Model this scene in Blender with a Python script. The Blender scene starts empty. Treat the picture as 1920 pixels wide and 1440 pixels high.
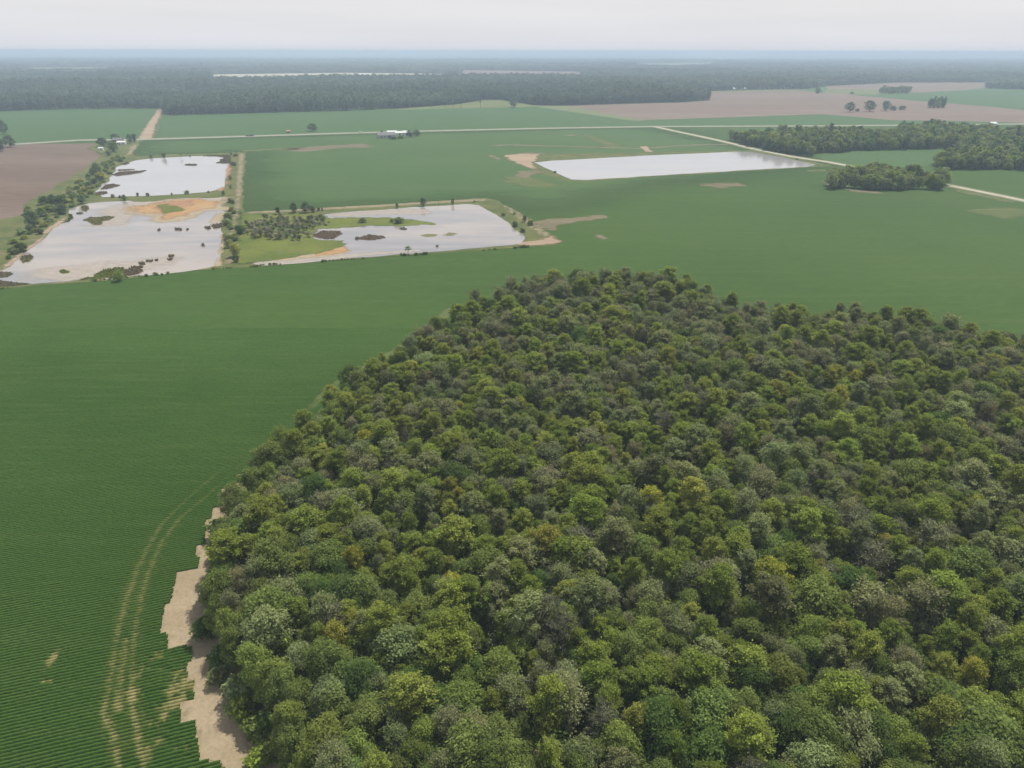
import bpy, bmesh, math, random
import numpy as np
from mathutils import Vector, Matrix

S = bpy.context.scene
COL = S.collection
R = math.radians

# ------------------------------------------------------------------ camera, sky, sun, exposure
CAM_H = 100.0
PITCH = R(25.15)
ROLL = R(0.10)
FPX = 1331.0                      # focal length in pixels of the 1920 px wide photograph
cam_d = bpy.data.cameras.new("camera")
cam_d.sensor_width = 36.0
cam_d.lens = FPX / 1920 * 36.0
cam_d.clip_start = 0.5
cam_d.clip_end = 200000
cam = bpy.data.objects.new("camera", cam_d)
COL.objects.link(cam)
CAM_M = Matrix.Translation((0, 0, CAM_H)) @ Matrix.Rotation(math.pi / 2 - PITCH, 4, 'X') @ Matrix.Rotation(ROLL, 4, 'Z')
cam.matrix_world = CAM_M
S.camera = cam

SUN_EL, SUN_AZ = R(63), R(52)     # azimuth counted from +X towards +Y
sun_dir = Vector((math.cos(SUN_EL) * math.cos(SUN_AZ), math.cos(SUN_EL) * math.sin(SUN_AZ), math.sin(SUN_EL)))
sl = bpy.data.lights.new("sun", 'SUN')
sl.energy = 4.2
sl.angle = R(0.6)
sl.color = (1.0, 0.95, 0.86)
sun = bpy.data.objects.new("sun", sl)
COL.objects.link(sun)
sun.rotation_euler = sun_dir.to_track_quat('Z', 'Y').to_euler()
sun.location = (0, 0, 400)

W = bpy.data.worlds.new("World")
S.world = W
W.use_nodes = True
wn, wl = W.node_tree.nodes, W.node_tree.links
wn.clear()
w_out = wn.new('ShaderNodeOutputWorld')
w_bg = wn.new('ShaderNodeBackground')
w_bg.inputs['Strength'].default_value = 0.1
sky = wn.new('ShaderNodeTexSky')
sky.sky_type = 'NISHITA'
sky.sun_disc = False
sky.sun_elevation = SUN_EL
sky.sun_rotation = math.atan2(sun_dir.x, sun_dir.y)
sky.dust_density = 6.0
sky.air_density = 1.0
sky.ozone_density = 1.0
w_tc = wn.new('ShaderNodeTexCoord')
w_sep = wn.new('ShaderNodeSeparateXYZ')
w_ramp = wn.new('ShaderNodeValToRGB')      # milky summer overcast: bright at the horizon, a little greyer and bluer overhead
el = w_ramp.color_ramp.elements
el[0].position, el[0].color = 0.0, (0.68, 0.70, 0.76, 1)
el[1].position, el[1].color = 0.9, (0.36, 0.40, 0.47, 1)
for p, c in ((0.010, (0.73, 0.745, 0.79, 1)), (0.045, (0.77, 0.773, 0.785, 1)), (0.12, (0.72, 0.73, 0.75, 1))):
    e = el.new(p)
    e.color = c
w_map = wn.new('ShaderNodeMapping')
w_map.inputs['Scale'].default_value = (3.0, 3.0, 38.0)
w_noise = wn.new('ShaderNodeTexNoise')
w_noise.inputs['Scale'].default_value = 1.0
w_noise.inputs['Detail'].default_value = 4.0
w_nr = wn.new('ShaderNodeMapRange')
w_nr.inputs['From Min'].default_value = 0.3
w_nr.inputs['From Max'].default_value = 0.7
w_nr.inputs['To Min'].default_value = 9.6
w_nr.inputs['To Max'].default_value = 10.2
w_mul = wn.new('ShaderNodeVectorMath')
w_mul.operation = 'SCALE'
w_mix = wn.new('ShaderNodeMix')
w_mix.data_type = 'RGBA'
w_mix.inputs['Factor'].default_value = 0.88
wl.new(w_tc.outputs['Generated'], w_sep.inputs[0])
wl.new(w_sep.outputs['Z'], w_ramp.inputs['Fac'])
wl.new(w_tc.outputs['Generated'], w_map.inputs['Vector'])
wl.new(w_map.outputs[0], w_noise.inputs['Vector'])
wl.new(w_noise.outputs[0], w_nr.inputs['Value'])
wl.new(w_ramp.outputs['Color'], w_mul.inputs[0])
wl.new(w_nr.outputs[0], w_mul.inputs['Scale'])
wl.new(sky.outputs[0], w_mix.inputs['A'])
wl.new(w_mul.outputs[0], w_mix.inputs['B'])
wl.new(w_mix.outputs['Result'], w_bg.inputs['Color'])
wl.new(w_bg.outputs[0], w_out.inputs['Surface'])

S.view_settings.view_transform = 'Standard'
S.view_settings.look = 'None'
S.view_settings.exposure = 0.2
S.view_settings.gamma = 1.0
S.render.engine = 'CYCLES'
cy = S.cycles
cy.max_bounces = 5
cy.diffuse_bounces = 3
cy.glossy_bounces = 2
cy.transmission_bounces = 2
cy.volume_bounces = 1
cy.transparent_max_bounces = 10
cy.use_denoising = True

# ------------------------------------------------------------------ where a point of the ground lies
MI = CAM_M.inverted()
ORG = np.array(CAM_M.translation)
ROT = np.array(CAM_M.to_3x3())


def G(px, py, z=0.0):
    """Point of the plane at height z seen at pixel (px, py) of the 1920x1440 photograph."""
    d = ROT @ np.array([(px - 960) / FPX, (720 - py) / FPX, -1.0])
    t = (z - CAM_H) / d[2]
    p = ORG + d * t
    return np.array([p[0], p[1]])


def GL(pts, z=0.0):
    return np.array([G(x, y, z) for x, y in pts])


def project(P):
    """(N,3) world -> pixel x, pixel y, depth"""
    q = (np.asarray(P) - ORG) @ ROT
    dep = -q[:, 2]
    return 960 + FPX * q[:, 0] / dep, 720 - FPX * q[:, 1] / dep, dep


def px_per_m(p):
    x, y, d = project(np.array([[p[0], p[1], 0.0], [p[0], p[1], 1.0]]))
    return FPX / d[0], y[0] - y[1]      # across, upwards


RNG = np.random.default_rng(11)
TBL = np.random.default_rng(5).random((256, 256))


def vnoise(x, y, s):
    """smooth value noise 0..1, feature size s metres"""
    x = np.asarray(x) / s
    y = np.asarray(y) / s
    xi, yi = np.floor(x).astype(int), np.floor(y).astype(int)
    fx, fy = x - xi, y - yi
    fx, fy = fx * fx * (3 - 2 * fx), fy * fy * (3 - 2 * fy)
    a = TBL[xi % 256, yi % 256]
    b = TBL[(xi + 1) % 256, yi % 256]
    c = TBL[xi % 256, (yi + 1) % 256]
    d = TBL[(xi + 1) % 256, (yi + 1) % 256]
    return (a * (1 - fx) + b * fx) * (1 - fy) + (c * (1 - fx) + d * fx) * fy


def inside(P, poly):
    P = np.asarray(P)
    poly = np.asarray(poly)
    x, y = P[:, 0], P[:, 1]
    r = np.zeros(len(P), bool)
    a = poly
    b = np.roll(poly, -1, axis=0)
    for (x0, y0), (x1, y1) in zip(a, b):
        if y0 == y1:
            continue
        c = ((y0 > y) != (y1 > y)) & (x < (x1 - x0) * (y - y0) / (y1 - y0) + x0)
        r ^= c
    return r


def line_dist(P, line, closed=False):
    P = np.asarray(P)
    best = np.full(len(P), 1e9)
    n = len(line)
    for i in range(n if closed else n - 1):
        a, b = line[i], line[(i + 1) % n]
        ab = b - a
        L = max(float(ab @ ab), 1e-9)
        t = np.clip(((P - a) @ ab) / L, 0, 1)
        best = np.minimum(best, np.hypot(*(P - a - t[:, None] * ab).T))
    return best


# ------------------------------------------------------------------ mesh helpers
def mesh_np(name, V, F, mats=(), fm=None, attrs=(), smooth=False):
    """V (N,3), F (M,k) with k 3 or 4"""
    V = np.asarray(V, np.float32)
    F = np.asarray(F, np.int32)
    k = F.shape[1]
    me = bpy.data.meshes.new(name)
    me.vertices.add(len(V))
    me.vertices.foreach_set('co', V.ravel())
    me.loops.add(F.size)
    me.loops.foreach_set('vertex_index', F.ravel())
    me.polygons.add(len(F))
    me.polygons.foreach_set('loop_start', np.arange(0, F.size, k, dtype=np.int32))
    for m in mats:
        me.materials.append(m)
    if fm is not None:
        me.polygons.foreach_set('material_index', np.asarray(fm, np.int32))
    for an, dom, arr in attrs:
        at = me.attributes.new(an, 'FLOAT', dom)
        at.data.foreach_set('value', np.asarray(arr, np.float32))
    me.update(calc_edges=True)
    if smooth:
        me.polygons.foreach_set('use_smooth', np.ones(len(F), bool))
    return me


def link(name, me, parent=None, loc=(0, 0, 0)):
    o = bpy.data.objects.new(name, me)
    COL.objects.link(o)
    o.location = loc
    if parent is not None:
        o.parent = parent
    return o


def tag(o, label=None, cat=None, group=None, kind=None):
    if label:
        o['label'] = label
    if cat:
        o['category'] = cat
    if group:
        o['group'] = group
    if kind:
        o['kind'] = kind
    return o


def empty(name, loc, rz=0.0):
    o = bpy.data.objects.new(name, None)
    o.empty_display_size = 1.0
    COL.objects.link(o)
    o.location = loc
    o.rotation_euler = (0, 0, rz)
    return o


def rough_line(P, amp, step, seed, closed=True):
    """polyline subdivided and wandered a little, so that no edge is ruler straight"""
    out = []
    n = len(P)
    for i in range(n if closed else n - 1):
        a, b = np.array(P[i]), np.array(P[(i + 1) % n])
        L = np.hypot(*(b - a))
        m = max(1, min(200, int(L / step)))
        for j in range(m):
            out.append(a + (b - a) * j / m)
    if not closed:
        out.append(np.array(P[-1]))
    out = np.array(out)
    s = seed * 37.1
    dx = (vnoise(out[:, 0] + s, out[:, 1], step * 2.5) - .5) * 2 * amp + (vnoise(out[:, 0], out[:, 1] + s, step * .9) - .5) * amp
    dy = (vnoise(out[:, 0] - s, out[:, 1] + 51, step * 2.5) - .5) * 2 * amp + (vnoise(out[:, 0] + 17, out[:, 1] - s, step * .9) - .5) * amp
    return out + np.stack([dx, dy], 1)


SEED = [0]


def sheet(name, P, z, mat, amp=0.0, step=10.0, kind='structure', world=False):
    """flat polygon lying on the ground; P in photo pixels unless world"""
    SEED[0] += 1
    P = np.array(P) if world else GL(P)
    if amp:
        P = rough_line(P, amp, step, SEED[0])
    bm = bmesh.new()
    f = bm.faces.new([bm.verts.new((x, y, z)) for x, y in P])
    if f.normal.z < 0:
        f.normal_flip()
    bm.normal_update()
    if bm.faces[:][0].normal.z < 0:
        bmesh.ops.reverse_faces(bm, faces=bm.faces[:])
    bmesh.ops.triangulate(bm, faces=bm.faces[:])
    me = bpy.data.meshes.new(name)
    bm.to_mesh(me)
    bm.free()
    me.materials.append(mat)
    o = link(name, me)
    o['kind'] = kind
    return o


def patch(name, P, z, mat, soft=3.0, cell=None, kind='structure'):
    """sheet whose rim breaks up softly: vertices know how far inside the outline they lie"""
    P = GL(P)
    lo, hi = P.min(0) - soft, P.max(0) + soft
    ext = hi - lo
    c = cell or max(soft * .7, math.sqrt(ext[0] * ext[1] / 6000))
    nx, ny = int(ext[0] / c) + 2, int(ext[1] / c) + 2
    X, Y = np.meshgrid(lo[0] + np.arange(nx) * c, lo[1] + np.arange(ny) * c, indexing='ij')
    Q = np.stack([X.ravel(), Y.ravel()], 1)
    d = line_dist(Q, P, True)
    e = np.clip(np.where(inside(Q, P), d, -d) / soft, -1, 1)
    idx = np.arange(nx * ny).reshape(nx, ny)
    F = np.stack([idx[:-1, :-1], idx[1:, :-1], idx[1:, 1:], idx[:-1, 1:]], -1).reshape(-1, 4)
    F = F[(e[F] > -.99).any(1)]
    used = np.unique(F)
    rm = np.full(nx * ny, -1)
    rm[used] = np.arange(len(used))
    V = np.column_stack([Q[used], np.full(len(used), z)])
    me = mesh_np(name, V, rm[F], [mat], attrs=[('rim', 'POINT', e[used])])
    o = link(name, me)
    o['kind'] = kind
    return o


def ribbon(name, P, width, z, mat, amp=0.0, world=False):
    P = np.array(P) if world else GL(P)
    T = np.gradient(P, axis=0)
    T /= np.hypot(T[:, 0], T[:, 1])[:, None]
    N = np.stack([-T[:, 1], T[:, 0]], 1)
    L, Rr = P + N * width / 2, P - N * width / 2
    n = len(P)
    V = np.column_stack([np.vstack([L, Rr]), np.full(2 * n, z)])
    F = [(n + i, n + i + 1, i + 1, i) for i in range(n - 1)]
    o = link(name, mesh_np(name, V, F, [mat]))
    o['kind'] = 'structure'
    return o


# ------------------------------------------------------------------ materials
class M:
    def __init__(self, name):
        self.m = bpy.data.materials.new(name)
        self.m.use_nodes = True
        self.n = self.m.node_tree.nodes
        self.l = self.m.node_tree.links
        self.n.clear()
        self.out = self.n.new('ShaderNodeOutputMaterial')

    def add(self, t, **kw):
        nd = self.n.new(t)
        for k, v in kw.items():
            setattr(nd, k, v)
        return nd

    def put(self, sock, v):
        if isinstance(v, bpy.types.NodeSocket):
            self.l.new(v, sock)
        elif isinstance(v, (tuple, list)) and len(v) == 3 and sock.type == 'RGBA':
            sock.default_value = (*v, 1)
        else:
            sock.default_value = v

    def pos(self, rot=0.0, scale=(1, 1, 1)):
        g = self.add('ShaderNodeNewGeometry')
        mp = self.add('ShaderNodeMapping')
        mp.inputs['Rotation'].default_value = (0, 0, rot)
        mp.inputs['Scale'].default_value = scale
        self.l.new(g.outputs['Position'], mp.inputs['Vector'])
        return mp.outputs[0]

    def noise(self, vec, scale, detail=4.0, rough=.55):
        t = self.add('ShaderNodeTexNoise')
        t.inputs['Scale'].default_value = scale
        t.inputs['Detail'].default_value = detail
        t.inputs['Roughness'].default_value = rough
        self.l.new(vec, t.inputs['Vector'])
        return t.outputs[0]

    def ramp(self, v, a, b, lo=0.0, hi=1.0, smooth=True):
        t = self.add('ShaderNodeMapRange')
        if smooth:
            t.interpolation_type = 'SMOOTHSTEP'
        self.put(t.inputs['Value'], v)
        for k, x in zip(('From Min', 'From Max', 'To Min', 'To Max'), (a, b, lo, hi)):
            t.inputs[k].default_value = x
        return t.outputs[0]

    def mix(self, f, a, b):
        t = self.add('ShaderNodeMix', data_type='RGBA')
        self.put(t.inputs['Factor'], f)
        self.put(t.inputs['A'], a)
        self.put(t.inputs['B'], b)
        return t.outputs['Result']

    def math(self, op, a, b=0.0):
        t = self.add('ShaderNodeMath', operation=op)
        self.put(t.inputs[0], a)
        self.put(t.inputs[1], b)
        return t.outputs[0]

    def scale(self, c, f):
        t = self.add('ShaderNodeVectorMath', operation='SCALE')
        self.put(t.inputs[0], c)
        self.put(t.inputs['Scale'], f)
        return t.outputs[0]

    def attr(self, name, kind='GEOMETRY', out='Fac'):
        t = self.add('ShaderNodeAttribute')
        t.attribute_name = name
        t.attribute_type = kind
        return t.outputs[out]

    def bump(self, h, strength, dist):
        t = self.add('ShaderNodeBump')
        t.inputs['Strength'].default_value = strength
        t.inputs['Distance'].default_value = dist
        self.put(t.inputs['Height'], h)
        return t.outputs[0]

    def surf(self, col, rough=.9, spec=.2, normal=None, rim=None):
        b = self.add('ShaderNodeBsdfPrincipled')
        self.put(b.inputs['Base Color'], col)
        self.put(b.inputs['Roughness'], rough)
        b.inputs['Specular IOR Level'].default_value = spec
        if normal is not None:
            self.put(b.inputs['Normal'], normal)
        o = b.outputs[0]
        if rim is not None:
            t = self.add('ShaderNodeBsdfTransparent')
            x = self.add('ShaderNodeMixShader')
            self.put(x.inputs[0], rim)
            self.l.new(t.outputs[0], x.inputs[1])
            self.l.new(o, x.inputs[2])
            o = x.outputs[0]
        self.l.new(o, self.out.inputs['Surface'])
        return self.m


ROWDIR = R(17.5)


def soil_mat(name, c1, c2, s1=.05, s2=.6, rim=None, c3=None, streak=False, amp=1.1, rs=.12, op=1.0, rot=ROWDIR):
    m = M(name)
    p = m.pos(-rot, (.18, 1, 1) if streak else (1, 1, 1))
    a = m.noise(p, s1, 5, .6)
    c = m.mix(m.ramp(a, .32, .68), c1, c2)
    f = m.noise(p, s2, 3, .7)
    c = m.scale(c, m.ramp(f, .2, .8, .78, 1.22, False))
    if c3:
        c = m.mix(m.ramp(m.noise(m.pos(-rot), s1 * 2.3, 4, .6), .55, .72), c, c3)
    rimv = None
    if rim:
        e = m.attr('rim')
        n = m.noise(m.pos(-rot, (.3, 1, 1) if streak else (1, 1, 1)), rs, 5, .62)
        v = m.math('ADD', e, m.math('MULTIPLY', m.math('SUBTRACT', n, .5), amp * 2))
        rimv = m.ramp(v, -.28, .28, 0, op)
    return m.surf(c, .95, .1, rim=rimv)


def crop_mat(name, c1, c2, c3, rim=False):
    m = M(name)
    a = m.noise(m.pos(-ROWDIR), .006, 4, .6)
    c = m.mix(m.ramp(a, .35, .65), c1, c2)
    b = m.noise(m.pos(-ROWDIR, (.012, .16, 1)), 1.0, 5, .65)
    c = m.mix(m.ramp(b, .42, .72, 0, .55), c, c3)
    d = m.noise(m.pos(-ROWDIR, (.12, 1.3, 1)), 1.0, 3, .7)
    c = m.scale(c, m.ramp(d, .25, .75, .72, 1.28, False))
    bp = m.bump(m.noise(m.pos(-ROWDIR, (.35, 1.3, 1)), 1.0, 3, .7), .6, .35)
    rv = None
    if rim:
        n = m.noise(m.pos(-ROWDIR, (.25, 1, 1)), .03, 4, .6)
        rv = m.ramp(m.math('ADD', m.attr('rim'), m.math('SUBTRACT', n, .5)), -.8, .8)
    return m.surf(c, .9, .15, normal=bp, rim=rv)


MT = {}
MT['ground'] = soil_mat('forest_floor', (.030, .036, .018), (.045, .042, .022), .03, .5)
MT['crop'] = crop_mat('crop_green', (.034, .075, .009), (.043, .087, .011), (.056, .093, .017))
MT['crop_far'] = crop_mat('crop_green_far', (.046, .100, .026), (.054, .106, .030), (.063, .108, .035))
MT['crop_mid'] = crop_mat('crop_green_mid', (.045, .094, .021), (.056, .105, .026), (.070, .111, .033), True)
MT['plough'] = soil_mat('ploughed_soil', (.132, .095, .071), (.168, .124, .096), .012, .25, streak=True)
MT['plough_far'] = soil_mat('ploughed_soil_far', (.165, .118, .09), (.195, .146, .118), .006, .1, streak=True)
MT['meadow'] = soil_mat('meadow_grass', (.115, .135, .05), (.15, .16, .065), .02, .2)
MT['pale_field'] = soil_mat('pale_stubble', (.36, .33, .22), (.42, .38, .27), .01, .1)
MT['bank'] = soil_mat('rough_bank_grass', (.070, .095, .028), (.125, .128, .045), .06, .45, c3=(.17, .145, .08))
MT['bank_soft'] = soil_mat('rough_bank_grass_soft', (.085, .11, .032), (.125, .13, .045), .04, .5, rim=True)
MT['marsh'] = soil_mat('marsh_grass', (.085, .115, .022), (.13, .15, .03), .05, .5, rim=True, c3=(.14, .12, .06))
MT['sand'] = soil_mat('sandy_headland', (.258, .204, .130), (.312, .250, .166), .12, 1.6, c3=(.205, .160, .104))
MT['soil'] = soil_mat('row_soil', (.24, .19, .11), (.31, .25, .15), .15, 2.0)
MT['track'] = soil_mat('dirt_track', (.23, .20, .12), (.30, .25, .16), .06, .6, rim=True, op=.8, c3=(.12, .14, .05), rs=.2)
MT['clay'] = soil_mat('reddish_clay', (.28, .205, .145), (.33, .255, .18), .05, .5, rim=True, streak=True, amp=1.5)
MT['bare'] = soil_mat('bare_streak', (.21, .17, .11), (.27, .215, .145), .06, .5, rim=True, streak=True, amp=2.2, rs=.13, op=.6)
MT['thin'] = soil_mat('thin_crop', (.115, .15, .05), (.15, .165, .065), .06, .5, rim=True, streak=True, amp=1.4, rs=.1, op=.7)
MT['mud'] = soil_mat('orange_mud', (.36, .215, .10), (.40, .265, .14), .045, .3, rim=True, amp=1.5, rs=.035, op=.9)
MT['mud_pale'] = soil_mat('yellow_mud', (.37, .29, .18), (.40, .33, .23), .05, .3, rim=True, amp=1.5, rs=.035, op=.75)
MT['mud_red'] = soil_mat('pink_mud', (.36, .20, .125), (.39, .24, .15), .05, .3, rim=True, amp=1.4, rs=.05, op=.7)
MT['silt'] = soil_mat('pale_silt', (.39, .34, .285), (.42, .37, .32), .05, .3, rim=True, amp=1.3, rs=.035, op=.65)
MT['algae'] = soil_mat('algae', (.15, .16, .05), (.19, .19, .08), .08, .5, rim=True, amp=1.0, rs=.1, op=.75)
MT['asphalt'] = soil_mat('sun_bleached_asphalt', (.26, .255, .235), (.30, .29, .27), .1, .8)
MT['verge'] = soil_mat('mown_verge', (.12, .15, .065), (.17, .175, .09), .05, .5)
MT['gravel'] = soil_mat('pale_gravel', (.36, .33, .26), (.42, .38, .31), .1, .9)


def water_mat(name, c1, c2, c3, s):
    m = M(name)
    p = m.pos(-ROWDIR, (.35, 1, 1))
    a = m.noise(p, s, 5, .6)
    c = m.mix(m.ramp(a, .38, .62), c1, c2)
    b = m.noise(m.pos(-R(4), (.12, 1, 1)), s * 3.4, 5, .65)
    c = m.mix(m.ramp(b, .52, .75, 0, .7), c, c3)
    nb = m.bump(m.noise(m.pos(), .9, 2, .5), .02, .1)
    return m.surf(c, .10, .5, normal=nb)


MT['water'] = water_mat('silty_pond_water', (.205, .195, .20), (.335, .285, .245), (.36, .31, .275), .016)
MT['water_clear'] = water_mat('pale_pond_water', (.33, .32, .33), (.37, .35, .345), (.39, .365, .35), .012)


def leaf_mat():
    m = M('foliage')
    t = m.attr('tint', 'INSTANCER', 'Color')
    v = m.attr('leaf_tone')
    c = m.scale(t, v)
    d = m.add('ShaderNodeBsdfDiffuse')
    m.put(d.inputs['Color'], c)
    tr = m.add('ShaderNodeBsdfTranslucent')
    m.put(tr.inputs['Color'], m.scale(m.mix(.25, c, (.15, .17, .03)), 1.5))
    x = m.add('ShaderNodeMixShader')
    x.inputs[0].default_value = .42
    m.l.new(d.outputs[0], x.inputs[1])
    m.l.new(tr.outputs[0], x.inputs[2])
    m.l.new(x.outputs[0], m.out.inputs['Surface'])
    return m.m


def bark_mat():
    m = M('bark')
    c = m.mix(m.noise(m.pos(0, (3, 3, .6)), 1.0, 4), (.10, .097, .072), (.20, .20, .155))
    return m.surf(c, .9, .1)


def row_mat():
    m = M('soybean_leaves')
    v = m.attr('vigour')
    g = m.mix(m.ramp(m.noise(m.pos(-ROWDIR), .02, 4), .35, .65), (.037, .088, .008), (.045, .097, .011))
    g = m.mix(m.ramp(m.noise(m.pos(-ROWDIR, (.05, .5, 1)), 1.0, 4), .45, .75, 0, .6), g, (.066, .116, .020))
    c = m.mix(m.ramp(v, .25, .85), (.19, .19, .055), g)
    f = m.noise(m.pos(), 3.2, 3, .75)
    c = m.scale(c, m.ramp(f, .25, .75, .68, 1.32, False))
    bp = m.bump(f, .6, .2)
    return m.surf(c, .8, .2, normal=bp)


def plain(name, col, rough=.6, var=.12, spec=.3, metal=0.0):
    m = M(name)
    c = m.scale(col, m.ramp(m.noise(m.pos(), .8, 4), .3, .7, 1 - var, 1 + var, False))
    mm = m.surf(c, rough, spec)
    if metal:
        [n for n in m.n if n.type == 'BSDF_PRINCIPLED'][0].inputs['Metallic'].default_value = metal
    return mm


MT['leaf'] = leaf_mat()
MT['bark'] = bark_mat()
MT['rows'] = row_mat()
MT['white_metal'] = plain('white_metal_roof', (.62, .62, .60), .45)
MT['grey_roof'] = plain('grey_shingle_roof', (.17, .165, .165), .85)
MT['red_roof'] = plain('rusty_red_roof', (.36, .21, .18), .7)
MT['cream_wall'] = plain('cream_siding', (.55, .52, .46), .8)
MT['brick_wall'] = plain('red_brick', (.28, .14, .10), .85)
MT['grey_wall'] = plain('grey_siding', (.36, .37, .40), .8)
MT['white_wall'] = plain('white_siding', (.72, .72, .70), .7)
MT['dark_glass'] = plain('window_glass', (.03, .035, .04), .12, .05, .5)
MT['dark_door'] = plain('dark_door', (.09, .08, .075), .6)
MT['car_dark'] = plain('dark_car_paint', (.035, .04, .045), .3, .05, .5)
MT['car_white'] = plain('white_car_paint', (.75, .75, .75), .3, .05, .5)
MT['rubber'] = plain('tyre_rubber', (.02, .02, .02), .8, .05)

# ------------------------------------------------------------------ the land
g_ax = np.array([-60000, -30000, -15000, -8000, -4500, -2500, -1500, -900, -500, -250, -100, 0, 100, 250, 500, 900, 1500, 2500, 4500, 8000, 15000, 30000, 60000], float)
gx, gy = np.meshgrid(g_ax, g_ax, indexing='ij')
gi = np.arange(gx.size).reshape(gx.shape)
gf = np.stack([gi[:-1, :-1], gi[1:, :-1], gi[1:, 1:], gi[:-1, 1:]], -1).reshape(-1, 4)
o = link('ground', mesh_np('ground', np.column_stack([gx.ravel(), gy.ravel(), np.zeros(gx.size)]), gf, [MT['ground']]))
o['kind'] = 'structure'

FRONT = [(-260, 214), (-60, 209.5), (0, 208.5), (133, 205), (300, 203.5), (313, 216), (430, 213.5), (567, 209.5), (640, 208.5), (690, 206), (750, 203.5), (853, 196), (907, 188),
         (940, 187), (973, 192.5), (1000, 197), (1047, 198.5), (1150, 195), (1280, 191.5), (1333, 188), (1322, 180), (1280, 172.5), (1375, 169.5), (1457, 167.5), (1513, 166.5),
         (1546, 162), (1680, 155), (1846, 154.5), (1850, 166), (1920, 168), (2200, 170)]
front_g = GL(FRONT)
# the big green crop field, from under the drone to the far wood
sheet('crop_field', np.vstack([front_g, [(1500, 300), (500, 30), (-500, 30), (-900, 300)]]), .03, MT['crop'], 2.0, 60, world=True)
ROAD = [(-300, 281.5), (-120, 275.5), (30, 270.5), (150, 262.9), (263, 261.6), (463, 255.6), (640, 250), (790, 246), (1007, 241), (1220, 237.4), (1280, 237.2), (1480, 236.4), (1613, 235.6), (1680, 235), (1920, 232.5), (2200, 229)]
beyond = ROAD + FRONT[::-1]
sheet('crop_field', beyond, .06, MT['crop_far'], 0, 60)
patch('crop_field', [(262, 262), (463, 257), (790, 247), (1226, 238), (1400, 277), (1530, 310), (1400, 325), (1180, 352), (1050, 385), (990, 398), (960, 388), (912, 371), (740, 382), (600, 391), (457, 398), (458, 330), (461, 286), (260, 292), (246, 284)], .05, MT['crop_mid'], 60)
sheet('crop_field', [(1530, 292), (1612, 284), (1763, 281), (1800, 288), (1790, 299), (1745, 310), (1700, 318), (1560, 308)], .06, MT['crop_far'], 2, 20)
sheet('ploughed_field', [(27, 271), (180, 268.5), (178, 272), (160, 280), (175, 281), (192, 290), (172, 306), (130, 334), (95, 356), (70, 369), (45, 384), (42, 404), (0, 412), (-120, 430), (-420, 330), (-320, 284)], .09, MT['plough'], 2.2, 14)
sheet('ploughed_field', [(-60, 412), (0, 425), (30, 441), (0, 465), (-60, 495), (-150, 470)], .09, MT['plough'], 1.0, 8)
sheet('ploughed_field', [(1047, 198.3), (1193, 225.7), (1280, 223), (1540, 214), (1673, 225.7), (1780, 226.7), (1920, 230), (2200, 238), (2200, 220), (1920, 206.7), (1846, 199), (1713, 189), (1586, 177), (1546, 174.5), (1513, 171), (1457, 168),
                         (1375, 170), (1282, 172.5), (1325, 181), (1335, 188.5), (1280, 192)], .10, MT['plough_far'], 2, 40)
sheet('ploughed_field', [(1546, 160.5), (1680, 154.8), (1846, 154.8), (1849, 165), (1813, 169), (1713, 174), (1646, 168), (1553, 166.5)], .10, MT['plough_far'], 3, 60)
sheet('meadow', [(1543, 175), (1553, 166.7), (1646, 168), (1713, 174.3), (1640, 177.5), (1590, 177)], .08, MT['meadow'], 3, 40)
sheet('meadow', [(690, 206.5), (750, 204), (853, 196.3), (907, 187.5), (940, 186.5), (973, 192), (1000, 197), (1040, 198.5), (970, 201.5), (850, 203.5), (760, 206)], .09, MT['meadow'], 4, 40)
sheet('meadow', [(1280, 173), (1375, 170), (1457, 168), (1520, 169), (1460, 171), (1370, 172.5)], .11, MT['meadow'], 3, 60)
CLEAR = [[(330, 187), (346, 171.5), (405, 172), (404, 177), (350, 187)], [(40, 137), (60, 127), (210, 126), (205, 136)], [(1190, 128), (1200, 119), (1340, 117), (1335, 126)], [(395, 153), (400, 139.5), (640, 136.5), (840, 138.5), (835, 151)], [(850, 149), (870, 131.5), (1085, 134.5), (1100, 149)]]
sheet('far_field', CLEAR[0], .15, MT['meadow'], 4, 40)
sheet('far_field', CLEAR[1], .15, MT['meadow'], 8, 80)
sheet('far_field', CLEAR[2], .15, MT['meadow'], 8, 80)
sheet('far_field', CLEAR[3], .15, MT['pale_field'], 8, 80)
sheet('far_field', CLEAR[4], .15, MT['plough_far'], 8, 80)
sheet('far_field', [(1285, 114.5), (1290, 110), (1420, 109), (1430, 114)], .3, MT['pale_field'])
sheet('far_field', [(-100, 104), (700, 104.5), (1500, 103.5), (1300, 101), (600, 100.8), (-100, 101.5)], .3, MT['meadow'])
ROW_FIELD_EDGE = [(-60, 548), (0, 542), (100, 533.5), (224, 524), (330, 513), (400, 506), (470, 501), (600, 492), (750, 481), (900, 471), (990, 464), (1040, 460)]

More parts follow.
